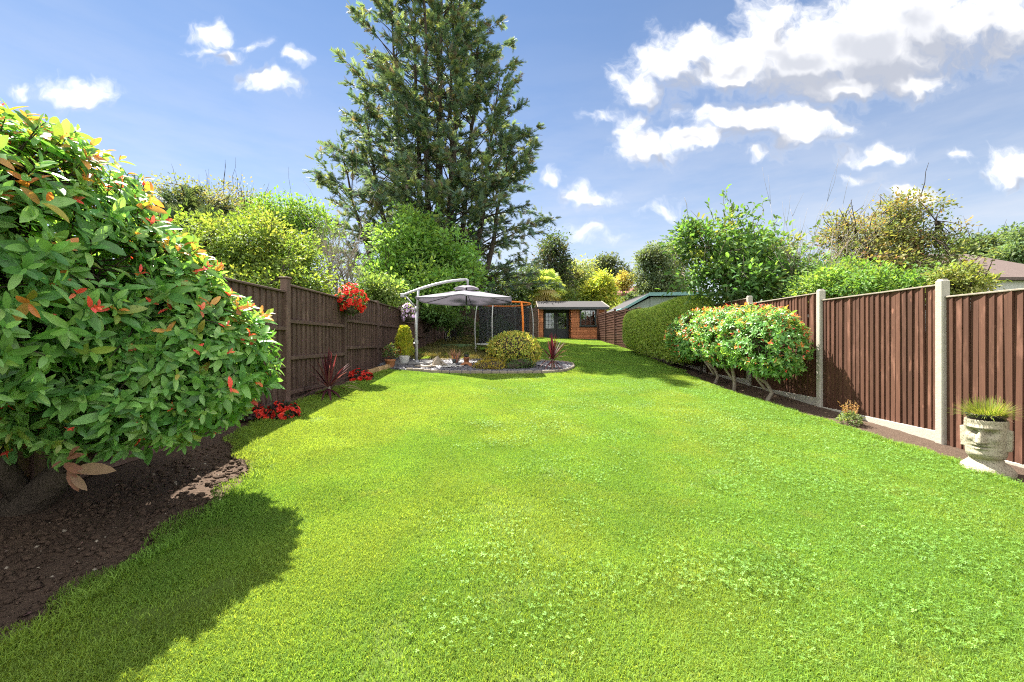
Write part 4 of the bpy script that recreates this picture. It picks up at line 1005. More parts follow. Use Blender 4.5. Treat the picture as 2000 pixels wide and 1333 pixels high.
# ---- island bed: edging stones, log roll, slate chips, pebbles
edg = thing('bed_edging', (0, 9.7, bedz(0, 9.7)), 'low edging of small weathered stone blocks round the slate bed', 'edging')
fr = [i for i in range(len(BED))]
per = []
for i in range(len(BED)):
    p, q = BED[i], BED[(i+1) % len(BED)]
    if (p[0]+q[0])/2 < -2.35: continue
    L = np.linalg.norm(q-p); n = max(1, round(L/.19))
    for k in range(n): per.append((p+(q-p)*(k+.5)/n, math.atan2(*(q-p)[::-1]), L/n))
for c, a_, L in per:
    h = .10+rd.uniform(-.01, .012)
    o = MB().box((0, 0, 0), (L*.94, .055, h), 0, .012)
    me = new_mesh('stone_block', np.array(o.v), o.f); ob = link('stone_block', me, M['stone_pale'], edg, tuple(np.array((c[0], c[1], bedz(*c)-.008))-np.array(edg.location)))
    ob.rotation_euler = (rd.normal()*.04, rd.normal()*.03, a_+rd.normal()*.03)
lr = thing('log_edging', tuple(gp(740, 729)), 'short log-roll edging of upright half logs beside the terracotta pot', 'edging')
a0, a1 = gp(718, 737), gp(764, 724); n = 12
for i in range(n):
    p = a0.lerp(a1, (i+.5)/n); h = .17+rd.uniform(-.008, .008)
    MB().lathe((p.x, p.y, p.z-.02), [(.036, 0), (.038, h*.5), (.036, h), (.028, h+.012)], 9).part('log', M['log'], lr, True)
def chips(name, n, poly, box, s0, s1, m, label, cat, z0, seed):
    r = np.random.default_rng(seed); x = r.uniform(box[0], box[1], n*3); y = r.uniform(box[2], box[3], n*3); ok = in_poly(x, y, poly); x, y = x[ok][:n], y[ok][:n]; n = len(x)
    T = np.array([(1, .1, 0), (.3, .8, .05), (-.7, .6, -.02), (-1, -.2, .04), (-.2, -.8, 0), (.6, -.6, .03)]); T = np.r_[T, T*.8+(0, 0, .25)]
    F = np.array([(6, 7, 8), (6, 8, 9), (6, 9, 10), (6, 10, 11)]+[(i, (i+1) % 6, 6+(i+1) % 6) for i in range(6)]+[(i, 6+(i+1) % 6, 6+i) for i in range(6)])
    s = r.uniform(s0, s1, n); R = frames(unit(r, n)*(1, 1, .2), np.tile((0, 0, 1.), (n, 1))+r.normal(size=(n, 3))*.28)
    V, F, C = scatter((T, F), np.c_[x, y, gz(x, y)+z0+s*.2], R, s[:, None]*r.uniform(.6, 1.2, (n, 3)), np.ones((n, 3)))
    return solo(name, V, F, m, (0, 10, 1), label, cat, kind='stuff')
chips('slate_chips', 7000, BED, (-3.3, 1.8, 9.2, 12.4), .02, .042, M['slate_chip'] if 'slate_chip' in M else M['slate'], 'blue-grey slate chippings covering the island bed', 'chippings', BZ, 1)
pb = gp(858, 722); PEB = np.array([(pb.x+.55*math.cos(t)*(1+.2*math.sin(3*t)), pb.y+.25*math.sin(t)) for t in np.linspace(0, 6.28, 14)[:-1]])
chips('white_pebbles', 420, PEB, (pb.x-.7, pb.x+.7, pb.y-.3, pb.y+.3), .02, .04, M['pebble'], 'patch of white pebbles at the front of the slate bed', 'pebbles', BZ+.02, 2)

# ---- cantilever parasol
px_ = (-2.40, 10.3); pz = bedz(*px_)
par = thing('cantilever_parasol', (px_[0], px_[1], pz), 'pale grey cantilever parasol on a curved metal arm and pole', 'parasol')
PB = np.array((px_[0], px_[1], pz))
def A(px, py, y=10.3): return np.array(at(px, py, y))
MB().tube([PB+(0, 0, 0), A(813, 640), A(814.5, 606)], [.038, .038, .038], 12).tube([A(814.4, 610), A(817, 567)], .031, 12).part('pole', M['metal_grey'], par, True)
MB().tube([PB, PB+(0, 0, .08)], .06, 12).tube([A(813, 604)-(0, 0, .05), A(814, 604)+(0, 0, .06)], .05, 12).part('collar', M['metal_grey'], par, True)
ccx, ccy = -1.18, 10.6; APEX = 2.75; RIM = 2.47
top_ = np.array((ccx, ccy, 2.99))
def bez(*P, n=14):
    P = np.array(P); m = len(P)-1; t = np.linspace(0, 1, n)[:, None]
    return sum(math.comb(m, i)*t**i*(1-t)**(m-i)*P[i] for i in range(m+1))
arm = bez(A(785, 577), A(815, 566), A(858, 548), top_)
MB().tube(arm, .032, 10).tube([top_-(.02, 0, -.0), top_+(.03, 0, -.01), top_+(.04, 0, -.16)], [.034, .034, .024], 10).part('arm', M['metal_grey'], par, True)
MB().box(A(786, 577), (.10, .07, .10), 0, .015).part('arm_joint', M['metal_grey'], par)
MB().tube([A(792, 578), A(813.5, 602)], .019, 8).part('strut', M['metal_grey'], par, True)
cr_ = MB().box(A(813, 668), (.09, .09, .12), 0, .015).tube([A(813, 668), A(811, 668)+(0, -.06, 0), A(811, 671)+(0, -.12, 0)], .012, 6); cr_.part('crank', M['metal_grey'], par)
# canopy: six panels, sagging between ribs
R_ = 1.35; V = []; F = []; nr = 6; sub = 6; rings = 9
for j in range(rings):
    f = .14+.86*j/(rings-1)
    for k in range(6*sub):
        a = -math.pi/2+2*math.pi*k/(6*sub); kk = (k % sub)/sub
        edge = math.cos(math.pi/6)/math.cos((kk-.5)*math.pi/3); sag = math.sin(math.pi*kk)*.05*f
        r = R_*f*edge; z = APEX+(RIM-APEX)*(f**.92)-sag*.6
        V.append((ccx+r*math.cos(a), ccy+r*math.sin(a), z))
n6 = 6*sub
for j in range(rings-1):
    for k in range(n6): F.append((j*n6+k, j*n6+(k+1) % n6, (j+1)*n6+(k+1) % n6, (j+1)*n6+k))
lastr = (rings-1)*n6; b0_ = len(V)
for k in range(n6): x, y, z = V[lastr+k]; V.append((x, y, z-.035))
for k in range(n6): F.append((lastr+k, lastr+(k+1) % n6, b0_+(k+1) % n6, b0_+k))
cano = part('canopy', np.array(V), F, M['canopy'], par, None, False)
V = []; F = []
for j in range(3):
    f = (.02, .16, .27)[j]
    for k in range(n6):
        a = -math.pi/2+2*math.pi*k/n6; kk = (k % sub)/sub; edge = math.cos(math.pi/6)/math.cos((kk-.5)*math.pi/3); V.append((ccx+R_*f*edge*math.cos(a), ccy+R_*f*edge*math.sin(a), (APEX+.09, APEX+.055, APEX-.015)[j]+.015*math.sin(math.pi*kk)*j))
for j in range(2):
    for k in range(n6): F.append((j*n6+k, j*n6+(k+1) % n6, (j+1)*n6+(k+1) % n6, (j+1)*n6+k))
F.append(tuple(range(n6)))
part('vent', np.array(V), F, M['canopy'], cano, None, False)
hub = np.array((ccx, ccy, APEX-.06))
for k in range(6):
    a = -math.pi/2+2*math.pi*k/6; e = np.array((ccx+R_*.985*math.cos(a), ccy+R_*.985*math.sin(a), RIM-.012))
    MB().tube([hub, hub+(e-hub)*.5-(0, 0, .012), e], .009, 6).part('rib', M['grey_paint'], par)
MB().tube([hub+(0, 0, .1), hub-(0, 0, .35)], .022, 8).part('hub', M['grey_paint'], par)
MB().tube([hub-(0, 0, .3), hub-(0, 0, .75)], .006, 6).part('pull_cord', M['grey_paint'], par)
for i, (dx, dy) in enumerate(((-.27, -.2), (.27, -.2), (-.27, .32), (.27, .32))):
    sl = MB().box((px_[0]-.12+dx, px_[1]+dy, pz+.025), (.50, .48, .055), 0, .01)
    sl.solo('base_slab', M['paving'], (px_[0]-.12+dx, px_[1]+dy, pz), 'square grey paving slab weighing down the parasol base', 'slab', 'paving slabs at the foot of the parasol')

# ---- pots
def pot_thing(name, label, px, py, prof, m, extra=None):
    p = gp(px, py, BZ); r = thing(name, tuple(p), label, 'pot')
    MB().lathe(p, prof, 22).part('pot_wall', m, r, True)
    MB().lathe(p, [(prof[-1][0]*.9, prof[-1][1]-.03), (.01, prof[-1][1]-.025)], 22).part('compost', M['soil'], r)
    return p, r
wp, wr = pot_thing('white_pot', 'round white glazed pot standing on the slate by the fence', 789, 713, [(.085, 0), (.10, .02), (.135, .20), (.14, .235), (.125, .235), (.12, .21)], M['glaze_white'])
tp, trr = pot_thing('terracotta_pot', 'brown glazed terracotta pot next to the log edging', 762, 717.5, [(.075, 0), (.09, .02), (.115, .15), (.125, .155), (.125, .185), (.105, .185), (.10, .165)], M['terracotta'])
def cone_shrub():
    rng = np.random.default_rng(301); b = np.array(wp)+(0, 0, .2); root = thing('dwarf_conifer', tuple(b), 'cone-shaped golden green dwarf conifer planted in the white pot', 'plant')
    n = 3200; t = rng.random(n)**.8; a = rng.random(n)*6.283; h = .70; r = .205*np.sin(np.pi*np.clip(.16+.84*(1-t), 0, 1)*.62)**1.0*np.sqrt(rng.uniform(.5, 1.05, n))*(1+.12*np.sin(a*5+t*9))
    P = b+np.c_[r*np.cos(a), r*np.sin(a), .02+h*t]; N = np.c_[np.cos(a), np.sin(a), np.full(n, .3)]
    C = palette(rng, n, [(.20, .26, .02), (.14, .22, .02), (.27, .30, .03)], None, .2); low = (t < .28) & (a > 2.6) & (a < 4.6); C[low] = palette(rng, low.sum(), [(.24, .13, .03), (.16, .17, .03)])
    V, F, CC = scatter(spray_template(3, 5), P, frames(N*.6+np.array((0, 0, .9))+rng.normal(size=(n, 3))*.25, N+rng.normal(size=(n, 3))*.3), .075*rng.uniform(.6, 1.2, n), C)
    part('foliage', V, F, M['needle'], root, CC, False, 'stuff'); MB().tube([b-(0, 0, .03), b+(0, 0, .5)], [.018, .006], 6).part('trunk', M['bark'], root)
cone_shrub()
def leafy(name, label, base, h, r, n, leaf, cols, seed, cat='plant', group=None, w=None, stems=7, mat_='leaf', flat=.8, gap=.25, tpl=LEAF_MID, shape=None):
    """bushy plant: stems and leaves in a rounded volume on the ground"""
    rng = np.random.default_rng(seed); b = np.array(base, float); root = thing(name, tuple(b), label, cat, group)
    d = unit(rng, n); d[:, 2] = np.abs(d[:, 2]) if shape != 'ball' else d[:, 2]; rr = rng.uniform(.35, 1.02, n)**.5
    c = b+(0, 0, h*gap) if shape != 'ball' else b+(0, 0, h*.5)
    sc = np.array((r, r, h*(1-gap))) if shape != 'ball' else np.array((r, r, h*.5))
    P = c+d*sc*rr[:, None]*(1+.12*np.sin(d[:, :1]*7+d[:, 1:2]*5)); X = d+rng.normal(size=(n, 3))*.5+(0, 0, .25); N = d*.5+np.array((0, 0, .8))+rng.normal(size=(n, 3))*.4
    V, F, C = scatter(tpl, P, frames(X, N), leaf*rng.uniform(.6, 1.25, n), palette(rng, n, cols, w))
    part('foliage', V, F, M[mat_], root, C, False, 'stuff')
    L = [(branch_path(rng, b-(0, 0, .03), c+d[i]*sc*.7, .1, 5), np.linspace(.008, .003, 5)) for i in range(stems)]
    V, F = tubes(L, 5); part('stems', V, F, M['bark'], root, None, True, 'stuff')
    return root
leafy('patio_rose', 'straggly small plant with buds in the brown terracotta pot', np.array(tp)+(0, 0, .15), .38, .17, 330, .055, [(.05, .11, .025), (.08, .14, .03), (.20, .10, .05)], 302, w=(4, 4, 1.2))

# ---- bedding plants and baskets
def flower_mesh(cols, seed, size, petals=9):
    rng = np.random.default_rng(seed); V = []; F = []; C = []
    for ring, (rr, tilt, k) in enumerate(((1., .15, petals), (.68, .55, petals-2), (.38, 1.0, 4))):
        for i in range(k):
            a = 6.283*i/k+ring*.5+rng.random()*.3; d = np.array((math.cos(a), math.sin(a), 0)); s = np.array((-d[1], d[0], 0)); L = size*rr*(.85+.3*rng.random()); w = L*.62
            up_ = np.array((0, 0, L*tilt)); b = len(V); c = np.array(cols[rng.integers(len(cols))])*(.8+.4*rng.random())
            V += [d*L*.08, d*L*.6+s*w*.6+up_*.6, d*L*1.0+s*w*.3+up_, d*L*1.0-s*w*.3+up_, d*L*.6-s*w*.6+up_*.6]; C += [c]*5
            F += [(b, b+1, b+2), (b, b+2, b+3), (b, b+3, b+4)]
    return new_mesh('flower', np.array(V), np.array(F), np.array(C))
def bedding(name, label, base, h, r, nflow, fsize, fcols, nleaf, leaf, lcols, seed, cat, group=None, ball=False, basket=False, ry=None):
    rng = np.random.default_rng(seed); b = np.array(base, float); root = thing(name, tuple(b), label, cat, group); ry = ry or r
    cen = b+(0, 0, h*.5) if ball else b+(0, 0, h*.25); sc = np.array((r, ry, h*.5)) if ball else np.array((r, ry, h*.72))
    d = unit(rng, nleaf); 
    if not ball: d[:, 2] = np.abs(d[:, 2])
    P = cen+d*sc*rng.uniform(.45, .97, nleaf)[:, None]**.5
    V, F, C = scatter(LEAF_MID, P, frames(d+rng.normal(size=(nleaf, 3))*.5, d+rng.normal(size=(nleaf, 3))*.4+(0, 0, .4)), np.c_[leaf*rng.uniform(.7, 1.2, (nleaf, 1)), leaf*1.7*rng.uniform(.7, 1.2, (nleaf, 1)), np.full((nleaf, 1), leaf)], palette(rng, nleaf, lcols))
    part('leaves', V, F, M['leaf'], root, C, False, 'stuff')
    ms = [flower_mesh(fcols, seed+i, fsize*s_) for i, s_ in enumerate((.8, 1., 1.15, .95, 1.05))]
    d = unit(rng, nflow*3); d = d[(d[:, 2] > (-.75 if ball else -.05)) & (d[:, 0]*.75-d[:, 1]*.6 > -.75)][:nflow]
    for i, q in enumerate(d):
        o = link('flower', ms[i % 5], M['petal'], root, tuple(cen+q*sc*rng.uniform(.80, 1.14)-b)); n_ = Vector(q+np.array((0, -.25, .25))+rng.normal(size=3)*.25)
        o.rotation_euler = n_.to_track_quat('Z', 'Y').to_euler(); 
    L = [(branch_path(rng, b+((0, 0, h*.3) if ball else (0, 0, 0)), cen+unit(rng, 1)[0]*sc*.6*np.array((1, 1, .6)), .1, 4), np.linspace(.006, .003, 4)) for _ in range(12)]
    V, F = tubes(L, 4); part('stems', V, F, M['bark'], root, None, True, 'stuff')
    if basket:
        MB().lathe(b, [(.03, h*.02), (.12, h*.07), (.16, h*.2), (.17, h*.34), (.155, h*.34), (.14, h*.22)], 16).part('basket', M['bark'], root, True)
        MB().tube([b+(-.24, .04, h*.55), b+(-.05, 0, h*.55), b+(-.02, 0, h*.4)], .010, 6).part('bracket', M['black'], root)
    return root
RED = [(.62, .030, .014), (.72, .055, .022), (.55, .02, .012), (.74, .10, .04)]
BEG = [(.035, .022, .018), (.05, .035, .02), (.03, .045, .02)]
p = gp(705, 746); bedding('red_begonia', 'mound of red begonias with bronze leaves below the fence by the log edging', tuple(p), .24, .22, 46, .040, RED, 240, .055, BEG, 311, 'flowers')
p = gp(552, 822); bedding('red_begonia', 'red begonias with dark leaves at the tall fence post', tuple(p), .24, .17, 34, .034, RED, 170, .055, BEG, 312, 'flowers')
p = gp(503, 826); bedding('red_begonia', 'red begonias half hidden by the leaves of the large shrub', tuple(p), .22, .14, 26, .034, RED, 130, .055, BEG, 313, 'flowers')
hb = at(685, 615, 7.85); bedding('hanging_basket', 'hanging basket overflowing with red flowers on the dark fence', (hb.x+.02, 7.85, hb.z), .58, .25, 125, .038, RED, 520, .05, [(.05, .12, .025), (.08, .15, .03)], 314, 'flowers', None, True, True)
hb = at(790, 630, 11.9); bedding('hanging_basket', 'hanging basket of white flowers on the dark fence near the parasol', (hb.x+.12, 11.9, hb.z), .56, .21, 110, .042, [(.85, .85, .80), (.9, .9, .88), (.78, .8, .72)], 260, .05, [(.05, .11, .025), (.07, .14, .03)], 315, 'flowers', None, True, True)

# ---- cordylines
def cordyline(label, base, L, n, seed, stem):
    rng = np.random.default_rng(seed); b = np.array(base, float); root = thing('cordyline', tuple(b), label, 'plant')
    s0 = b+(0, 0, stem)
    MB().tube([b-(0, 0, .04), b+(0, 0, stem*.5), s0+(0, 0, .05)], [.04, .034, .03], 8).part('stem', M['pale_bark'], root, True)
    for i in range(n):
        f = i/n; a = i*2.4+rng.random()*.5; el = math.radians(86-120*f**1.35+rng.normal()*7); l = L*(.75+.35*rng.random())*(1. if f < .75 else .85)
        d = np.array((math.cos(a)*math.cos(el), math.sin(a)*math.cos(el), math.sin(el))); s = np.array((-math.sin(a), math.cos(a), 0))
        m = 6; V = []; st = s0+(0, 0, .06*(1-f)); w = .014+.008*rng.random()
        droop_ = (.05+.55*f**2)*l
        for j in range(m):
            t = j/(m-1); p_ = st+d*l*t-np.array((0, 0, droop_*t*t*t)); ww = w*min(1, .5+2*t)*(1-t**2.2)+.0008
            V += [p_+s*ww, p_-s*ww]
        F = [(2*j, 2*j+1, 2*j+3, 2*j+2) for j in range(m-1)]
        c = np.array([(.10, .022, .022), (.07, .02, .02), (.13, .04, .032), (.16, .085, .055)][rng.integers(4) if f > .3 else rng.integers(3)])*(.8+.4*rng.random())
        part('leaf', np.array(V), F, M['cord_leaf'], root, np.tile(c, (len(V), 1)), True)
M['cord_leaf'] = leafmat('cordyline_leaf', .6, .3, .25, (1.3, .9, .8), 1.0)
p = gp(642, 777); cordyline('dark red spiky cordyline in the soil in front of the dark fence', tuple(p), .62, 62, 321, .13)
p = gp(1079, 720, BZ); cordyline('dark red spiky cordyline in the rounded end of the slate bed', tuple(p), .68, 60, 322, .20)

# ---- shrubs of the island bed
def dome(name, label, base, blobs, n, leaf, cols, seed, w=None, core=True):
    rng = np.random.default_rng(seed); b = np.array(base, float); root = thing(name, tuple(b), label, 'shrub')
    P, N = blob_points(rng, blobs, n, .84, 1.03)
    V, F, C = scatter(LEAF_MID, P, frames(N*.5+rng.normal(size=P.shape)*.6+(0, 0, .3), N+rng.normal(size=P.shape)*.45), leaf*rng.uniform(.6, 1.25, n), palette(rng, n, cols, w))
    part('foliage', V, F, M['leaf'], root, C, False, 'stuff')
    Vs = []; Fs = []
    for bl_ in blobs:
        u = np.linspace(0, math.pi, 9); v = np.linspace(0, 2*math.pi, 15)[:-1]; k0 = len(Vs)
        for i in u:
            for j in v: Vs.append((bl_[0]+bl_[3]*.8*math.sin(i)*math.cos(j), bl_[1]+bl_[4]*.8*math.sin(i)*math.sin(j), bl_[2]+bl_[5]*.8*math.cos(i)))
        for i in range(8):
            for j in range(14): Fs.append((k0+i*14+j, k0+i*14+(j+1) % 14, k0+(i+1)*14+(j+1) % 14, k0+(i+1)*14+j))
    part('inner_branches', np.array(Vs), Fs, M['bark'], root, None, True)
    L = [(branch_path(rng, b-(0, 0, .05), np.array(bl_[:3]), .05, 4), np.linspace(.03, .015, 4)) for bl_ in blobs for _ in range(2)]
    V, F = tubes(L, 6); part('stems', V, F, M['bark'], root, None, True)
    return root
bx_ = gp(1003, 714, BZ)
def bb(px, py, y, rx, ry, rd_=None): return blob(px, py, y, rx, ry, rd_)
dome('euonymus_shrub', 'clipped dome of gold and green variegated leaves in the slate bed', tuple(bx_), [bb(1003, 682, 10.6, 50, 34, 46), bb(1020, 690, 10.6, 36, 28, 36), bb(985, 690, 10.6, 34, 26, 34)], 5200, .065,
     [(.25, .32, .05), (.35, .37, .06), (.44, .41, .09), (.15, .24, .04)], 331, (4, 3, 1.6, 2.6))
dome('ground_cover', 'low dark green ivy spreading under the variegated dome', tuple(gp(1015, 720, BZ)), [bb(1015, 710, 10.2, 28, 13, 22), bb(1000, 716, 10.0, 20, 9, 16)], 900, .05, [(.045, .10, .022), (.065, .13, .03)], 332)
dome('golden_heather', 'low spreading yellow-green heather at the front of the slate bed', tuple(gp(957, 724, BZ)), [bb(945, 718, 9.85, 22, 13, 22), bb(965, 716, 9.9, 24, 13, 24), bb(975, 710, 10.2, 20, 11, 18), bb(957, 707, 10.3, 18, 10, 18)], 2300, .045,
     [(.24, .24, .025), (.30, .25, .03), (.15, .17, .025), (.12, .10, .03)], 333, (4, 2, 3, 1))

# ---- ornaments in the bed
p = gp(858, 716, BZ)
dr = MB()
rr = np.random.default_rng(5)
V = []; 
for j in range(6):
    for k in range(9):
        a = 6.283*k/9; t = j/5; r = (.10, .125, .12, .10, .075, .03)[j]*(1+.18*rr.normal()*.6)
        V.append((p.x-.05+r*math.cos(a)*1.05-.02*t, p.y+r*math.sin(a)*.7, p.z-.02+.26*t+.03*math.cos(a)*t))
F = [(j*9+k, j*9+(k+1) % 9, (j+1)*9+(k+1) % 9, (j+1)*9+k) for j in range(5) for k in range(9)]+[tuple(range(8, -1, -1)), tuple(45+k for k in range(9))]
solo('standing_stone', np.array(V), F, M['stone_pale'], tuple(p), 'rough upright brown stone with a flat slab leaning on it', 'stone')
MB().box((p.x+.10, p.y+.02, p.z+.085), (.30, .13, .035), 0, .012, np.array(Matrix.Rotation(math.radians(38), 3, 'Y'))).solo('leaning_slab', M['stone_pale'], (p.x+.1, p.y, p.z), 'flat piece of stone leaning against the upright stone', 'stone')
p = gp(830, 717, BZ); MB().lathe((p.x, p.y, p.z-.01), [(.20, 0), (.23, .015), (.235, .04), (.20, .055)], 18, 1.1, .75).solo('stepping_stone', M['stone_pale'], tuple(p), 'round flat stepping stone lying on the slate beside the parasol pole', 'stone')
p = gp(887, 714, BZ); sl_ = thing('solar_light', tuple(p), 'small dark solar garden light standing in the slate', 'lamp')
MB().lathe(p, [(.035, 0), (.035, .05), (.02, .06), (.02, .08)], 12).part('light_base', M['galv'], sl_, True)
MB().lathe(p, [(.04, .075), (.045, .09), (.045, .155), (.03, .165)], 12).part('lantern', M['grey_paint'], sl_, True)
p = gp(911, 714.5, BZ); ho = MB(); n = 12; V = []; F = []
for j in range(2):
    for r in (.14, .075):
        for k in range(n+1):
            a = math.pi*k/n; V.append((p.x+r*math.cos(a)*1.1, p.y-.1+.2*j, p.z-.01+r*math.sin(a)*.75))
m = n+1
for k in range(n):
    F += [(k, k+1, 2*m+k+1, 2*m+k), (m+k, 3*m+k, 3*m+k+1, m+k+1), (k, m+k, m+k+1, k+1), (2*m+k, 2*m+k+1, 3*m+k+1, 3*m+k)]
solo('terracotta_arch', np.array(V), F, M['terracotta'], tuple(p), 'half-round terracotta shelter with a dark opening on the slate', 'ornament', smooth=False)
q = gp(911, 709, BZ); tpt = thing('terracotta_planter', tuple(q), 'slim terracotta pot behind the half-round shelter', 'pot')
MB().lathe(q, [(.06, 0), (.075, .12), (.085, .125), (.085, .155), (.07, .155)], 18).part('pot_wall', M['terracotta'], tpt, True)
sg = thing('succulent_pot', (q.x, q.y, q.z+.145), 'small grey pot of green succulents standing on the slim terracotta pot', 'pot')
MB().lathe((q.x, q.y, q.z+.14), [(.055, 0), (.065, .085), (.055, .09)], 16).part('pot_wall', M['grey_paint'], sg, True)
rr = np.random.default_rng(6); nn = 130; d = unit(rr, nn); d[:, 2] = abs(d[:, 2]); V, F, C = scatter(LEAF_MID, np.array((q.x, q.y, q.z+.225))+d*(.055, .055, .035), frames(d, d+(0, 0, .5)), rr.uniform(.02, .035, nn), palette(rr, nn, [(.09, .16, .04), (.06, .12, .03)]))
part('succulents', V, F, M['leaf'], sg, C, False, 'stuff')
def spikes(name, label, base, n, h, cols, seed, lean=.35, w=.004, extra=None):
    rng = np.random.default_rng(seed); b = np.array(base, float); root = thing(name, tuple(b), label, 'plant'); V = []; F = []; C = []
    for _ in range(n):
        a = rng.random()*6.283; d = np.array((math.cos(a), math.sin(a), 0)); l = h*rng.uniform(.6, 1.1); ln = lean*rng.random(); s = np.array((-d[1], d[0], 0)); st = b+d*.06*rng.random(); k = len(V)
        tip = st+np.array((0, 0, l))+d*l*ln; V += [st+s*w, st-s*w, st+(tip-st)*.6+s*w*1.6, st+(tip-st)*.6-s*w*1.6, tip]; F += [(k, k+1, k+3), (k, k+3, k+2), (k+2, k+3, k+4)]
        c = np.array(cols[rng.integers(len(cols))])*(.8+.4*rng.random()); C += [c]*5
    part('stalks', np.array(V), np.array(F), M['leaf'], root, np.array(C), False, 'stuff'); return root, b
spikes('lavender', 'tuft of faded brown lavender stalks behind the slate bed', tuple(gp(891, 709, BZ)), 120, .36, [(.17, .11, .06), (.11, .12, .05), (.20, .13, .09)], 341, .7, .005)

# ---- trampoline with safety net
tc_ = np.array((-.26, 14.0)); tz = float(gz(*tc_)); TR = .95
trm = thing('trampoline', (tc_[0], tc_[1], tz), 'small round trampoline with dark safety net and orange padded top rail', 'trampoline')
def ring(r, z, n=32, a0=0, a1=2*math.pi): return [np.array((tc_[0]+r*math.cos(a), tc_[1]+r*math.sin(a), tz+z)) for a in np.linspace(a0, a1, n+1)]
BEDH = .36; TOPH = 1.74
MB().lathe((tc_[0], tc_[1], tz), [(TR-.05, BEDH-.01), (TR-.05, BEDH), (.01, BEDH+.002)], 32).part('jump_mat', M['black'], trm)
MB().lathe((tc_[0], tc_[1], tz), [(TR-.16, BEDH+.005), (TR+.02, BEDH-.02), (TR+.03, BEDH+.01), (TR-.02, BEDH+.04), (TR-.16, BEDH+.03)], 32).part('pad', M['galv'], trm, True)
V = []; F = []; n = 48
for j in range(7):
    t = j/6; r = TR*(.93-.04*math.sin(math.pi*t)); z = BEDH+.02+(TOPH-BEDH-.06)*t
    for k in range(n): a = 2*math.pi*k/n; V.append((tc_[0]+r*(1+.012*math.sin(6*a))*math.cos(a), tc_[1]+r*(1+.012*math.sin(6*a))*math.sin(a), tz+z))
for j in range(6):
    for k in range(n): F.append((j*n+k, j*n+(k+1) % n, (j+1)*n+(k+1) % n, (j+1)*n+k))
part('net', np.array(V), F, M['net'], trm, None, True)
MB().tube(ring(TR*.95, TOPH), .028, 8, False).part('top_rail', M['orange'], trm, True)
for i in range(6):
    a = math.radians(-112+60*i); c, s = math.cos(a), math.sin(a)
    def Q(r, z): return np.array((tc_[0]+r*c, tc_[1]+r*s, tz+z))
    pole = MB().tube(bez(Q(TR+.03, .08), Q(TR+.04, .8), Q(TR+.10, 1.2), Q(TR*.96, TOPH), n=10), .019 if i != 1 else .034, 8)
    pole.part('pole', M['orange'] if i == 1 else M['galv'], trm, True)
    MB().tube([Q(TR*.96, BEDH-.02), Q(TR+.05, .24), Q(TR+.0, .12), Q(TR+.03, -.02)], .019, 8).part('leg', M['galv'], trm, True)
# ---- bicycle leaning at the back fence
def bicycle():
    o = np.array((-2.62, 18.4, float(gz(-2.62, 18.4))+LZ)); root = thing('bicycle', tuple(o), 'small black bicycle with lime green fork leaning at the dark fence', 'bicycle')
    r = .25; hx = np.array((.42, .90, 0)); hx /= np.linalg.norm(hx); fw = -hx      # front wheel towards the house
    side = np.array((-hx[1], hx[0], 0)); up = np.array((0, 0, 1.))+side*.10
    def wheel(c):
        pts = [c+r*(math.cos(a)*hx+math.sin(a)*up) for a in np.linspace(0, 2*math.pi, 25)]
        w = MB().tube(pts, .022, 6, False).part('wheel', M['rubber'], root, True)
        MB().tube([c+(r-.026)*(math.cos(a)*hx+math.sin(a)*up) for a in np.linspace(0, 2*math.pi, 25)], .009, 5, False).part('rim', M['galv'], w)
        sp = MB()
        for k in range(12): a = 6.283*k/12; sp.tube([c, c+(r-.03)*(math.cos(a)*hx+math.sin(a)*up)], .0025, 3)
        sp.part('spokes', M['galv'], w, kind='stuff'); MB().tube([c-side*.04, c+side*.04], .018, 8).part('hub', M['galv'], w)
    f = o+fw*.42+up*r; b = o-fw*.42+up*r; wheel(f); wheel(b)
    bbk = o-fw*.02+up*.26; seat = o-fw*.16+up*.60; head = o+fw*.26+up*.62; headb = o+fw*.29+up*.52
    MB().tube([bbk, seat], .016, 6).tube([seat-up*.06, head-up*.03], .016, 6).tube([bbk, headb], .019, 6).tube([bbk, b], .011, 6).tube([seat-up*.05, b], .010, 6).part('frame', M['black'], root)
    MB().tube([head, headb, f+side*.045-up*.0], .014, 6).tube([headb, f-side*.045], .014, 6).part('fork', M['lime'], root)
    MB().tube([head, head+up*.10+fw*.03], .014, 6).tube([head+up*.10+fw*.03-side*.26-fw*.06, head+up*.10+fw*.03, head+up*.10+fw*.03+side*.26-fw*.06], .012, 6).part('handlebar', M['black'], root)
    MB().tube([seat, seat+up*.10], .012, 6).box(seat+up*.125, (.22, .11, .05), math.atan2(fw[1], fw[0]), .02).part('saddle', M['black'], root)
    MB().tube([bbk-side*.09, bbk+side*.09], .012, 6).box(bbk+side*.1-up*.10, (.08, .05, .02), math.atan2(fw[1], fw[0]), .005).box(bbk-side*.1+up*.10, (.08, .05, .02), math.atan2(fw[1], fw[0]), .005).part('crank', M['black'], root)
bicycle()
p = gp(880, 681); MB().lathe((p.x, p.y+.6, float(gz(p.x, p.y+.6))+.02), [(.78, 0), (.82, .02), (.82, .07), (.74, .10), (.3, .12)], 24, 1.0, .8).solo('sandpit_cover', M['plastic_green'], (p.x, p.y+.6, p.z), 'round low green cover on the grass in front of the bicycle', 'cover', smooth=False)
leafy('laurel_bush', 'dark leafy bush between the bicycle and the trampoline', gb(-2.0, 18.6), 1.25, .55, 900, .10, [(.04, .085, .02), (.055, .10, .025)], 351, 'shrub')
leafy('round_laurel', 'dark domed bush seen through the trampoline net', gb(-.75, 18.0), 1.25, .95, 1500, .10, [(.05, .10, .025), (.07, .13, .03)], 352, 'shrub')

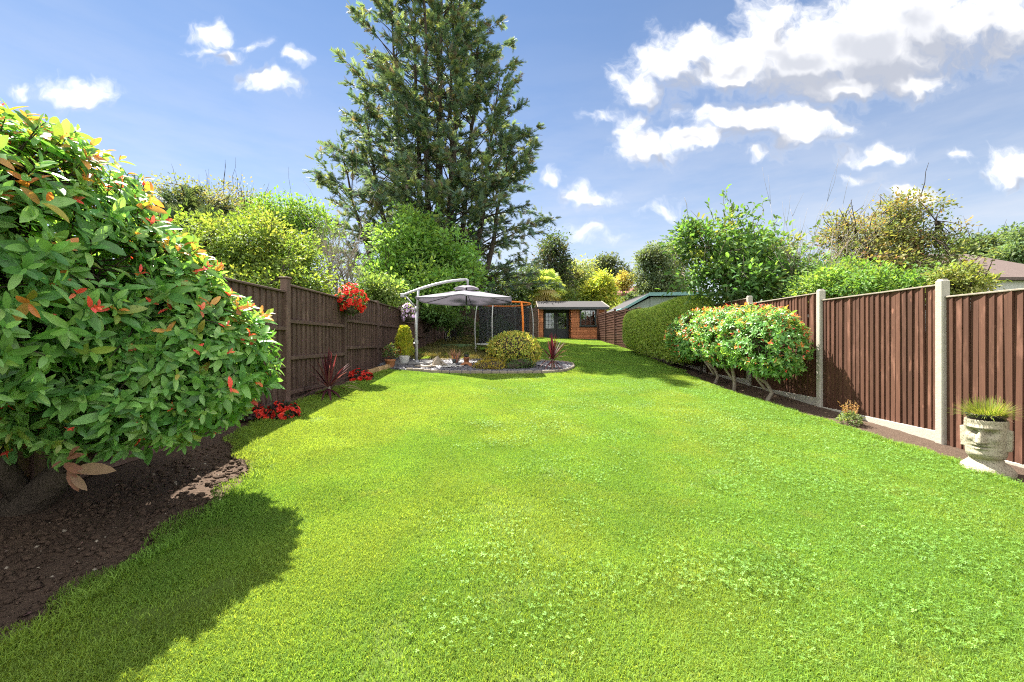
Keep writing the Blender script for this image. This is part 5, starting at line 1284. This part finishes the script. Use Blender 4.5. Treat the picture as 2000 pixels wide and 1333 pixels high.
# ---- stone head planter by the right fence
def head_planter():
    b = gp(1926, 926); b = np.array((b.x, b.y, soilz(b.x, b.y)+.0)); root = thing('stone_head_planter', tuple(b), 'weathered pale stone planter carved as a long-nosed face', 'planter')
    face = math.radians(209); H = .545; nu, nv = 72, 60
    prof = [(0, .185), (.02, .208), (.055, .204), (.09, .180), (.12, .150), (.145, .128), (.165, .124), (.185, .146), (.22, .156), (.28, .160), (.36, .163), (.42, .164), (.46, .164), (.485, .165), (.51, .166), (.535, .164), (.545, .157)]
    zs = np.array([p_[0] for p_ in prof]); rs = np.array([p_[1] for p_ in prof]); V = []
    rng = np.random.default_rng(7)
    def bump(a, z, a0, z0, sa, sz): 
        d = (a-a0+math.pi) % (2*math.pi)-math.pi; return math.exp(-(d/sa)**2-((z-z0)/sz)**2)
    for j in range(nv+1):
        z = H*j/nv; r0 = np.interp(z, zs, rs)
        for k in range(nu):
            a = 2*math.pi*k/nu; d = (a+math.pi) % (2*math.pi)-math.pi; r = r0
            if z > .17: r *= 1+.05*math.cos(2*a)
            if z > .17: r += .026*bump(a, z, 0, .215, .6, .035)                                     # chin
            nose = max(0, 1-abs(d)/(.12+.17*max(0, (.45-z)/.12))) if .335 < z < .462 else 0
            r += .112*nose**.75*(.3+.7*(.462-z)/.127)                                                # nose
            r += .038*bump(a, z, 0, .474, .62, .017)                                                 # brow
            r -= .056*(bump(a, z, .40, .430, .24, .024)+bump(a, z, -.40, .430, .24, .024))           # eye sockets
            r += .027*bump(a, z, 0, .305, .30, .010)+.025*bump(a, z, 0, .274, .27, .010)-.030*bump(a, z, 0, .290, .36, .006)   # lips
            r += .014*(bump(a, z, .6, .365, .25, .03)+bump(a, z, -.6, .365, .25, .03))               # cheeks
            e = sum(1. if abs((a-s_*1.55+math.pi) % (2*math.pi)-math.pi) < .16 and .26 < z < .46 else 0. for s_ in (1, -1)); r += .030*e  # ears
            if z < .13: r *= 1+.10*math.cos(a)**2+.05*math.sin(3*a+1)
            r = r*.93+rng.normal()*.0008
            ang = a+face; V.append((b[0]+r*math.cos(ang), b[1]+r*math.sin(ang), b[2]-.01+z))
    F = [(j*nu+k, j*nu+(k+1) % nu, (j+1)*nu+(k+1) % nu, (j+1)*nu+k) for j in range(nv) for k in range(nu)]
    F.append(tuple(range(nu-1, -1, -1)))
    n0 = len(V); top0 = nv*nu
    for k in range(nu): x, y, z = V[top0+k]; V.append((b[0]+(x-b[0])*.88, b[1]+(y-b[1])*.88, z-.02))
    F += [(top0+k, top0+(k+1) % nu, n0+(k+1) % nu, n0+k) for k in range(nu)]+[tuple(n0+k for k in range(nu))]
    part('head', np.array(V), F, M['stone_head'], root, None, True)
    g = thing('ornamental_grass', (b[0], b[1], b[2]+H-.03), 'tuft of bright green grass in a black pot on top of the stone head', 'plant')
    MB().lathe((b[0], b[1], b[2]+H-.04), [(.115, 0), (.135, .06), (.140, .065), (.140, .08), (.11, .08)], 22).part('pot', M['black'], g, True)
    rng = np.random.default_rng(8); V = []; F = []; C = []
    for _ in range(900):
        a = rng.random()*6.283; d = np.array((math.cos(a), math.sin(a), 0)); s = np.array((-d[1], d[0], 0)); st = np.array((b[0], b[1], b[2]+H+.02))+d*.12*math.sqrt(rng.random()); l = rng.uniform(.11, .22); th = math.radians(rng.uniform(15, 88))**1.0; k = len(V); w = .0022+.0014*rng.random()
        c = np.array([(.20, .30, .04), (.26, .34, .06), (.14, .24, .03), (.34, .32, .14)][rng.choice(4, p=(.35, .3, .25, .1))])*(.8+.4*rng.random())
        for j in range(4):
            t = j/3; pth = st+d*l*t*math.cos(th)+np.array((0, 0, l*t*math.sin(th)-l*.35*t*t*math.cos(th))); ww = w*(1-t*.85); V += [pth+s*ww, pth-s*ww]; C += [c, c]
        F += [(k+2*j, k+2*j+1, k+2*j+3, k+2*j+2) for j in range(3)]
    part('grass_tuft', np.array(V), np.array(F), M['leaf'], g, np.array(C)*.55, False, 'stuff')
head_planter()
# small sage-like plant in the right border
b_ = gp(1661, 832); rt_ = leafy('sage_plant', 'small green plant with faded flower spikes in the right border', tuple(b_), .19, .14, 420, .045, [(.09, .15, .045), (.12, .18, .05)], 361)
rng_ = np.random.default_rng(9); Vv = []; Ff = []; Cc_ = []
for _ in range(26):
    a = rng_.random()*6.283; d = np.array((math.cos(a), math.sin(a), 0)); s0_ = np.array(b_)+(0, 0, .1)+d*.05; l = rng_.uniform(.16, .26); tip = s0_+np.array((0, 0, l))+d*l*.35*rng_.random()
    nb = 26; t = rng_.uniform(.35, 1, nb)[:, None]; P = s0_+(tip-s0_)*t; v, f, c = scatter(LEAF_LOW, P, frames(unit(rng_, nb)+(0, 0, .8), unit(rng_, nb)), rng_.uniform(.012, .02, nb), palette(rng_, nb, [(.22, .15, .05), (.18, .16, .05), (.26, .18, .08)]))
    Ff.append(f+sum(len(q) for q in Vv)); Vv.append(v); Cc_.append(c)
part('flower_spikes', np.concatenate(Vv), np.concatenate(Ff), M['leaf'], rt_, np.concatenate(Cc_), False, 'stuff')

# ================================================================== BUILDINGS
def summerhouse():
    Y = 25.; base = float(gz(3.6, 24.9))-.02; k = FPX/Y
    X = lambda px: (px-1000)/k
    Z = lambda py: 1.4+(666-py)/k
    root = thing('summerhouse', (3.7, Y+1.2, base), 'reddish timber summerhouse with dark grey glazed doors and grey felt roof', 'summerhouse')
    z0, z1 = base, Z(601); D = 2.6
    xl, xp, xr = X(1053), X(1116), X(1182)
    # log walls: front of the room, recessed front behind the porch, sides
    nb = 13; bh = (z1-z0)/nb
    wx0, wx1, wz0, wz1 = X(1132), X(1165), Z(638), Z(601.5)
    def log(x0, x1, y, z, th=.05, along='x'):
        if along == 'x': return MB().box(((x0+x1)/2, y, z+bh/2), (x1-x0, th, bh-.006), 0, .009)
        return MB().box((y, (x0+x1)/2, z+bh/2), (th, x1-x0, bh-.006), 0, .009)
    for i in range(nb):
        z = z0+i*bh
        if z+bh*.5 > wz0 and z+bh*.5 < wz1:
            log(xp, wx0, Y, z).part('board', M['cedar'], root); log(wx1, xr, Y, z).part('board', M['cedar'], root)
        else: log(xp, xr, Y, z).part('board', M['cedar'], root)
        log(xl, X(1061), Y, z).part('board', M['cedar'], root)
        log(Y, Y+D, xr+.002, z, .05, 'y').part('board', M['cedar'], root); log(Y, Y+D, xl-.0, z, .05, 'y').part('board', M['cedar'], root); log(Y+.03, Y+.9, xp+.0, z, .05, 'y').part('board', M['cedar'], root)
    # crossed log ends at the corners
    for x in (xp, xr):
        for i in range(nb): MB().box((x, Y-.05, z0+(i+.5)*bh), (.06, .09, bh*.8), 0, .006).part('log_end', M['cedar'], root)
    MB().box(((xl+xr)/2, Y+D, (z0+z1)/2), (xr-xl, .05, z1-z0)).part('back_wall', M['cedar'], root)
    MB().box(((xl+xr)/2, Y+D/2-.12, z0+.02), (xr-xl+.1, D+.55, .07), 0, .01).part('floor', M['paving'], root)
    # porch back wall with double doors
    yd = Y+.85; dx0, dx1 = X(1064), X(1114); dz1 = Z(606); mid = (dx0+dx1)/2
    MB().box(((xl+xp)/2, yd+.04, (dz1+z1)/2), (xp-xl, .05, z1-dz1)).box((xl+.08, yd+.04, (z0+dz1)/2), (.3, .05, dz1-z0)).part('porch_wall', M['grey_paint'], root)
    for (a, b) in ((dx0, mid-.01), (mid+.01, dx1)):
        w = b-a; zg0, zg1 = z0+.72, dz1-.12; st = .13
        d = MB().box((a+st/2, yd, (z0+dz1)/2+.03), (st, .05, dz1-z0-.06), 0, .005).box((b-st/2, yd, (z0+dz1)/2+.03), (st, .05, dz1-z0-.06), 0, .005).box(((a+b)/2, yd, dz1-.06), (w-2*st+.01, .046, .12), 0, .004).box(((a+b)/2, yd, (z0+.06+zg0)/2), (w-2*st+.01, .046, zg0-z0-.06), 0, .004).part('door', M['grey_paint'], root)
        MB().box(((a+b)/2, yd+.005, (zg0+zg1)/2), (w-2*st, .006, zg1-zg0)).part('pane', M['glass'], d)
        for i in range(1, 3): MB().box((a+st+(w-2*st)*i/3, yd-.012, (zg0+zg1)/2), (.02, .02, zg1-zg0)).part('glazing_bar', M['grey_paint'], d)
        for i in range(1, 4): MB().box(((a+b)/2, yd-.013, zg0+(zg1-zg0)*i/4), (w-2*st, .018, .02)).part('glazing_bar', M['grey_paint'], d)
        MB().tube([(mid+(.03 if a == dx0 else .09), yd-.03, z0+.98), (mid+(.03 if a == dx0 else .09), yd-.05, z0+1.1)], .012, 6).part('handle', M['galv'], d)
    # window
    wf = MB(); cx, cz = (wx0+wx1)/2, (wz0+wz1)/2; W, Hh = wx1-wx0, wz1-wz0
    wf.box((wx0+.045, Y-.03, cz), (.09, .08, Hh), 0, .006).box((wx1-.045, Y-.03, cz), (.09, .08, Hh), 0, .006).box((cx, Y-.032, wz1-.045), (W-.18, .08, .09), 0, .006).box((cx, Y-.034, wz0+.045), (W+.06, .11, .09), 0, .006)
    win = wf.part('window', M['grey_paint'], root)
    MB().box((cx, Y, cz), (W-.16, .006, Hh-.16)).part('pane', M['glass'], win)
    for i in range(1, 3): MB().box((wx0+.09+(W-.18)*i/3, Y-.02, cz), (.022, .02, Hh-.18)).part('glazing_bar', M['grey_paint'], win)
    for i in range(1, 3): MB().box((cx, Y-.021, wz0+.09+(Hh-.18)*i/3), (W-.18, .018, .022)).part('glazing_bar', M['grey_paint'], win)
    # pale things inside
    MB().box((mid-.25, yd+1.2, z0+1.0), (.55, .04, .9), 0, .01).part('curtain', M['curtain'], root); MB().box((mid+.5, yd+1.2, z0+1.1), (.45, .04, .8), 0, .01).part('curtain', M['curtain'], root)
    # roof
    ey = Y-.42; rz0, rz1 = Z(600.5), Z(588); x0, x1 = X(1050), X(1187)
    V = [(x0, ey, rz0), (x1, ey, rz0), (x1-.12, Y+1.2, rz1+.11), (x0+.02, Y+1.2, rz1+.11), (x0, Y+D+.3, rz0), (x1, Y+D+.3, rz0)]
    V = np.array(V); V2 = V-(0, 0, .07)
    F = [(0, 1, 2, 3), (3, 2, 5, 4), (7, 6, 9, 8), (8, 9, 10, 11), (0, 6, 7, 1), (4, 5, 11, 10), (1, 7, 8, 2), (2, 8, 11, 5), (3, 9, 6, 0), (4, 10, 9, 3)]
    roof = part('roof', np.r_[V, V2], F, M['felt'], root)
    MB().box(((x0+x1)/2, ey-.012, rz0-.085), (x1-x0, .025, .14), 0, .004).part('fascia', M['grey_paint'], roof)
    for xx in (x0-.012, x1+.012): MB().tube([(xx, ey, rz0+.0), (xx-(.0 if xx < 3 else .12), Y+1.2, rz1+.11)], .03, 4).part('barge_board', M['pale_bark'], roof)
    MB().prism([(Y+.0, z1-.02), (Y+D, z1-.02), (Y+1.2, rz1+.02)], 'x', xr-.02, xr+.02).part('gable', M['cedar'], root)
summerhouse()

def shed():
    Y = 20.; k = FPX/Y; X = lambda px: (px-1000)/k; Z = lambda py: 1.4+(666-py)/k
    b = gb(7.3, 21.5); root = thing('garden_shed', b, 'grey-green painted outbuilding with teal roof edge past the hedge', 'shed'); zb = b[2]-.1
    prof = [(X(1228), zb), (X(1390), zb), (X(1390), Z(579)), (X(1272), Z(580)), (X(1228), Z(603))]
    MB().prism(prof, 'y', Y, Y+4).part('wall', M['sage_paint'], root)
    r = MB(); 
    for (xa, za, xb_, zb_) in ((X(1216), Z(605), X(1264), Z(578)), (X(1262), Z(577), X(1400), Z(575))):
        r.prism([(xa, za), (xb_, zb_), (xb_, zb_+.09), (xa, za+.09)], 'y', Y-.25, Y+4.2)
    roof = r.part('roof', M['felt'], root)
    MB().prism([(X(1216), Z(605)-.03), (X(1264), Z(578)-.03), (X(1264), Z(578)+.10), (X(1216), Z(605)+.10)], 'y', Y-.29, Y-.255).part('barge_board', M['green_trim'], roof)
    MB().prism([(X(1264)+.003, Z(577)-.05), (X(1400), Z(575)-.05), (X(1400), Z(575)+.11), (X(1264)+.003, Z(577)+.11)], 'y', Y-.30, Y-.26).part('fascia', M['green_trim'], roof)
    MB().tube([(X(1212), Y-.3, Z(605)), (X(1212), Y+4, Z(605))], .06, 8).part('gutter', M['green_trim'], roof)
    MB().box((X(1272), Y-.02, (Z(580)+zb)/2), (.12, .05, Z(580)-zb-.06), 0, .005).part('corner_board', M['sage_paint'], root)
shed()

def hip_house(name, label, x0, x1, y0, y1, zb, ze, zr, rm, wm, over=.5, ridge=.35):
    root = thing(name, ((x0+x1)/2, (y0+y1)/2, zb), label, 'house')
    MB().box(((x0+x1)/2, (y0+y1)/2, (zb+ze)/2), (x1-x0, y1-y0, ze-zb), 0, .02).part('wall', wm, root)
    a, b, c, d = x0-over, x1+over, y0-over, y1+over; ym = (c+d)/2; rl = (b-a)*ridge; V = [(a, c, ze), (b, c, ze), (b, d, ze), (a, d, ze), (a+rl, ym, zr), (b-rl, ym, zr)]
    V = np.array(V, float); roof = part('roof', np.r_[V, V[:4]-(0, 0, .18)], [(0, 1, 5, 4), (1, 2, 5), (2, 3, 4, 5), (3, 0, 4), (0, 6, 7, 1), (1, 7, 8, 2), (2, 8, 9, 3), (3, 9, 6, 0), (9, 8, 7, 6)], rm, root)
    return root, roof
Yh = 27.; kk = FPX/Yh
hr, ro = hip_house('white_house', 'white rendered house with a brown tiled hip roof past the right fence', 24.5, 37.6, Yh, Yh+9, 0., 1.4+(666-543)/kk, 8.1, M['roof_tile'], M['white_render'], .45, .23)
MB().box((31.0, Yh+4.6, 8.2), (.9, .7, 2.2), 0, .02).part('chimney', M['terracotta'], ro)
for i, px in enumerate((1930, 1978)):
    x = (px-1000)/kk; w = MB().box((x, Yh-.02, 1.4+(666-592)/kk), (1.2, .06, 1.3), 0, .01).part('window', M['glaze_white'], hr); MB().box((x, Yh-.055, 1.4+(666-592)/kk), (1.0, .01, 1.1)).part('pane', M['glass'], w)
def timber_house(label, Y, px0, px1, pye, pyr, pg0, pg1, pgt, seed):
    k = FPX/Y; X = lambda px: (px-1000)/k; Z = lambda py: 1.4+(666-py)/k; zb = float(gz(8, Y))
    root, roof = hip_house('timbered_house', label, X(px0), X(px1), Y, Y+9, zb, Z(pye), Z(pyr), M['red_roof'], M['white_render'], .5, .3)
    gx0, gx1 = X(pg0), X(pg1); gm = (gx0+gx1)/2; zt = Z(pgt); ze = Z(pye)-.15
    MB().prism([(gx0, zb), (gx1, zb), (gx1, ze), (gm, zt), (gx0, ze)], 'y', Y-1.6, Y+3).part('gable_bay', M['white_render'], root)
    rr_ = MB()
    for s in (-1, 1):
        e = gx0-.35 if s < 0 else gx1+.35; rr_.prism([(gm, zt+.28), (e, ze-.12), (e, ze-.34), (gm, zt+.02)], 'y', Y-1.9, Y+3.2)
    rr_.part('gable_roof', M['red_roof'], roof)
    for i in range(5):
        x = gx0+(gx1-gx0)*(i+.5)/5; h = (zt-ze)*(1-abs(x-gm)/((gx1-gx0)/2)); MB().box((x, Y-1.63, ze+h/2-.05), (.16, .06, h)).part('timber', M['black'], root)
    MB().box((gm, Y-1.64, ze-.1), (gx1-gx0, .06, .2)).part('timber', M['black'], root)
    w = MB().box((gm, Y-1.64, ze-1.3), ((gx1-gx0)*.5, .08, 1.3), 0, .02).part('window', M['glaze_white'], root); MB().box((gm, Y-1.69, ze-1.3), ((gx1-gx0)*.4, .01, 1.05)).part('pane', M['glass'], w)
timber_house('far white house with red tiled roof and black timbered gable beside the bamboo', 55, 1205, 1250, 576, 556, 1234, 1250, 562, 1)
timber_house('far white timbered house showing over the shed roof', 60, 1316, 1372, 572, 556, 1316, 1340, 557, 2)

# ---- fan palm behind the summerhouse
def palm():
    rng = np.random.default_rng(401); Y = 27.9; b = np.array(gb((1066-1000)/FPX*Y, Y)); root = thing('fan_palm', tuple(b), 'fan palm with a shaggy trunk behind the summerhouse', 'palm'); c = np.array(at(1066, 562, Y))
    MB().tube([b-(0, 0, .2), (b+c)/2, c-(0, 0, .1)], [.16, .17, .15], 9).part('trunk', M['bark'], root, True)
    for i in range(44):
        f = i/44; a = i*2.4; el = math.radians(80-135*f+rng.normal()*8); l = rng.uniform(.7, .95); d = np.array((math.cos(a)*math.cos(el), math.sin(a)*math.cos(el), math.sin(el))); s = np.cross(d, (0, 0, 1.)); s /= np.linalg.norm(s)+1e-6; n = np.cross(s, d)
        h = c+d*l*.75; V = [c+s*.012, c-s*.012, h-s*.012, h+s*.012]; F = [(0, 1, 2, 3)]; R = rng.uniform(.75, .95)
        for j in range(17):
            t = math.radians(-95+190*j/16); dd = d*math.cos(t)+s*math.sin(t); k = len(V); w = .052; sd_ = np.cross(n, dd); m = h+dd*R*.62; tip = h+dd*R+np.array((0, 0, -.16*R*(1+f)))+n*.02*rng.normal()
            V += [h, m+sd_*w, m-sd_*w, tip]; F += [(k, k+2, k+1), (k+1, k+2, k+3)]
        col = np.array([(.22, .34, .075), (.28, .38, .09), (.18, .29, .07)][rng.integers(3)] if f < .8 else [(.26, .24, .08), (.20, .20, .06)][rng.integers(2)])
        part('frond', np.array(V), [tuple(q) for q in F], M['leaf'], root, np.tile(col, (len(V), 1)), False)
palm()
tree('evergreen_bush', 'mixed green bushes behind the summerhouse', gb(4.8, 30), [blob(1110, 590, 30, 40, 22), blob(1140, 592, 30, 30, 20), blob(1095, 604, 29.5, 24, 12)], 110, 50, .16, .4, [(.10, .17, .035), (.07, .14, .03), (.15, .2, .04)], None, 411, LEAF_LOW, .08, cat='shrub')
tree('boundary_bush', 'low green bushes behind the lattice fence', gb(7.2, 25), [blob(1215, 612, 26, 24, 14), blob(1240, 615, 26, 22, 14)], 60, 45, .14, .35, [(.09, .15, .03), (.13, .18, .04)], None, 412, LEAF_LOW, .05, cat='shrub')

# ---- bark and leaf litter on the left border
def litter():
    r = np.random.default_rng(501); n = 700; x = r.uniform(-3.2, -.8, n); y = r.uniform(1.2, 5.5, n); ok = ~in_poly(x, y, LAWN); x, y = x[ok], y[ok]; n = len(x)
    R = frames(unit(r, n)*(1, 1, .15), np.tile((0, 0, 1.), (n, 1))+r.normal(size=(n, 3))*.35)
    s = r.uniform(.012, .035, n); V, F, C = scatter(LEAF_LOW, np.c_[x, y, soilz(x, y)+.014], R, np.c_[s, s*r.uniform(.5, 1.3, n), s], palette(r, n, [(.11, .075, .045), (.16, .115, .07), (.07, .045, .03), (.20, .16, .10)], None, .3))
    solo('leaf_litter', V, F, M['litter'], (-2, 3, .3), 'dry leaf and bark litter on the dark soil', 'litter', kind='stuff', col=C)
    w = gp(95, 955); leafy('weed', 'tiny pale green weed at the foot of the large shrub', tuple(w), .06, .07, 26, .06, [(.10, .17, .05), (.14, .2, .07)], 502, stems=4)
M['litter'] = leafmat('dry_litter', .9, .1, .1, (1, 1, 1), 1.0)
litter()
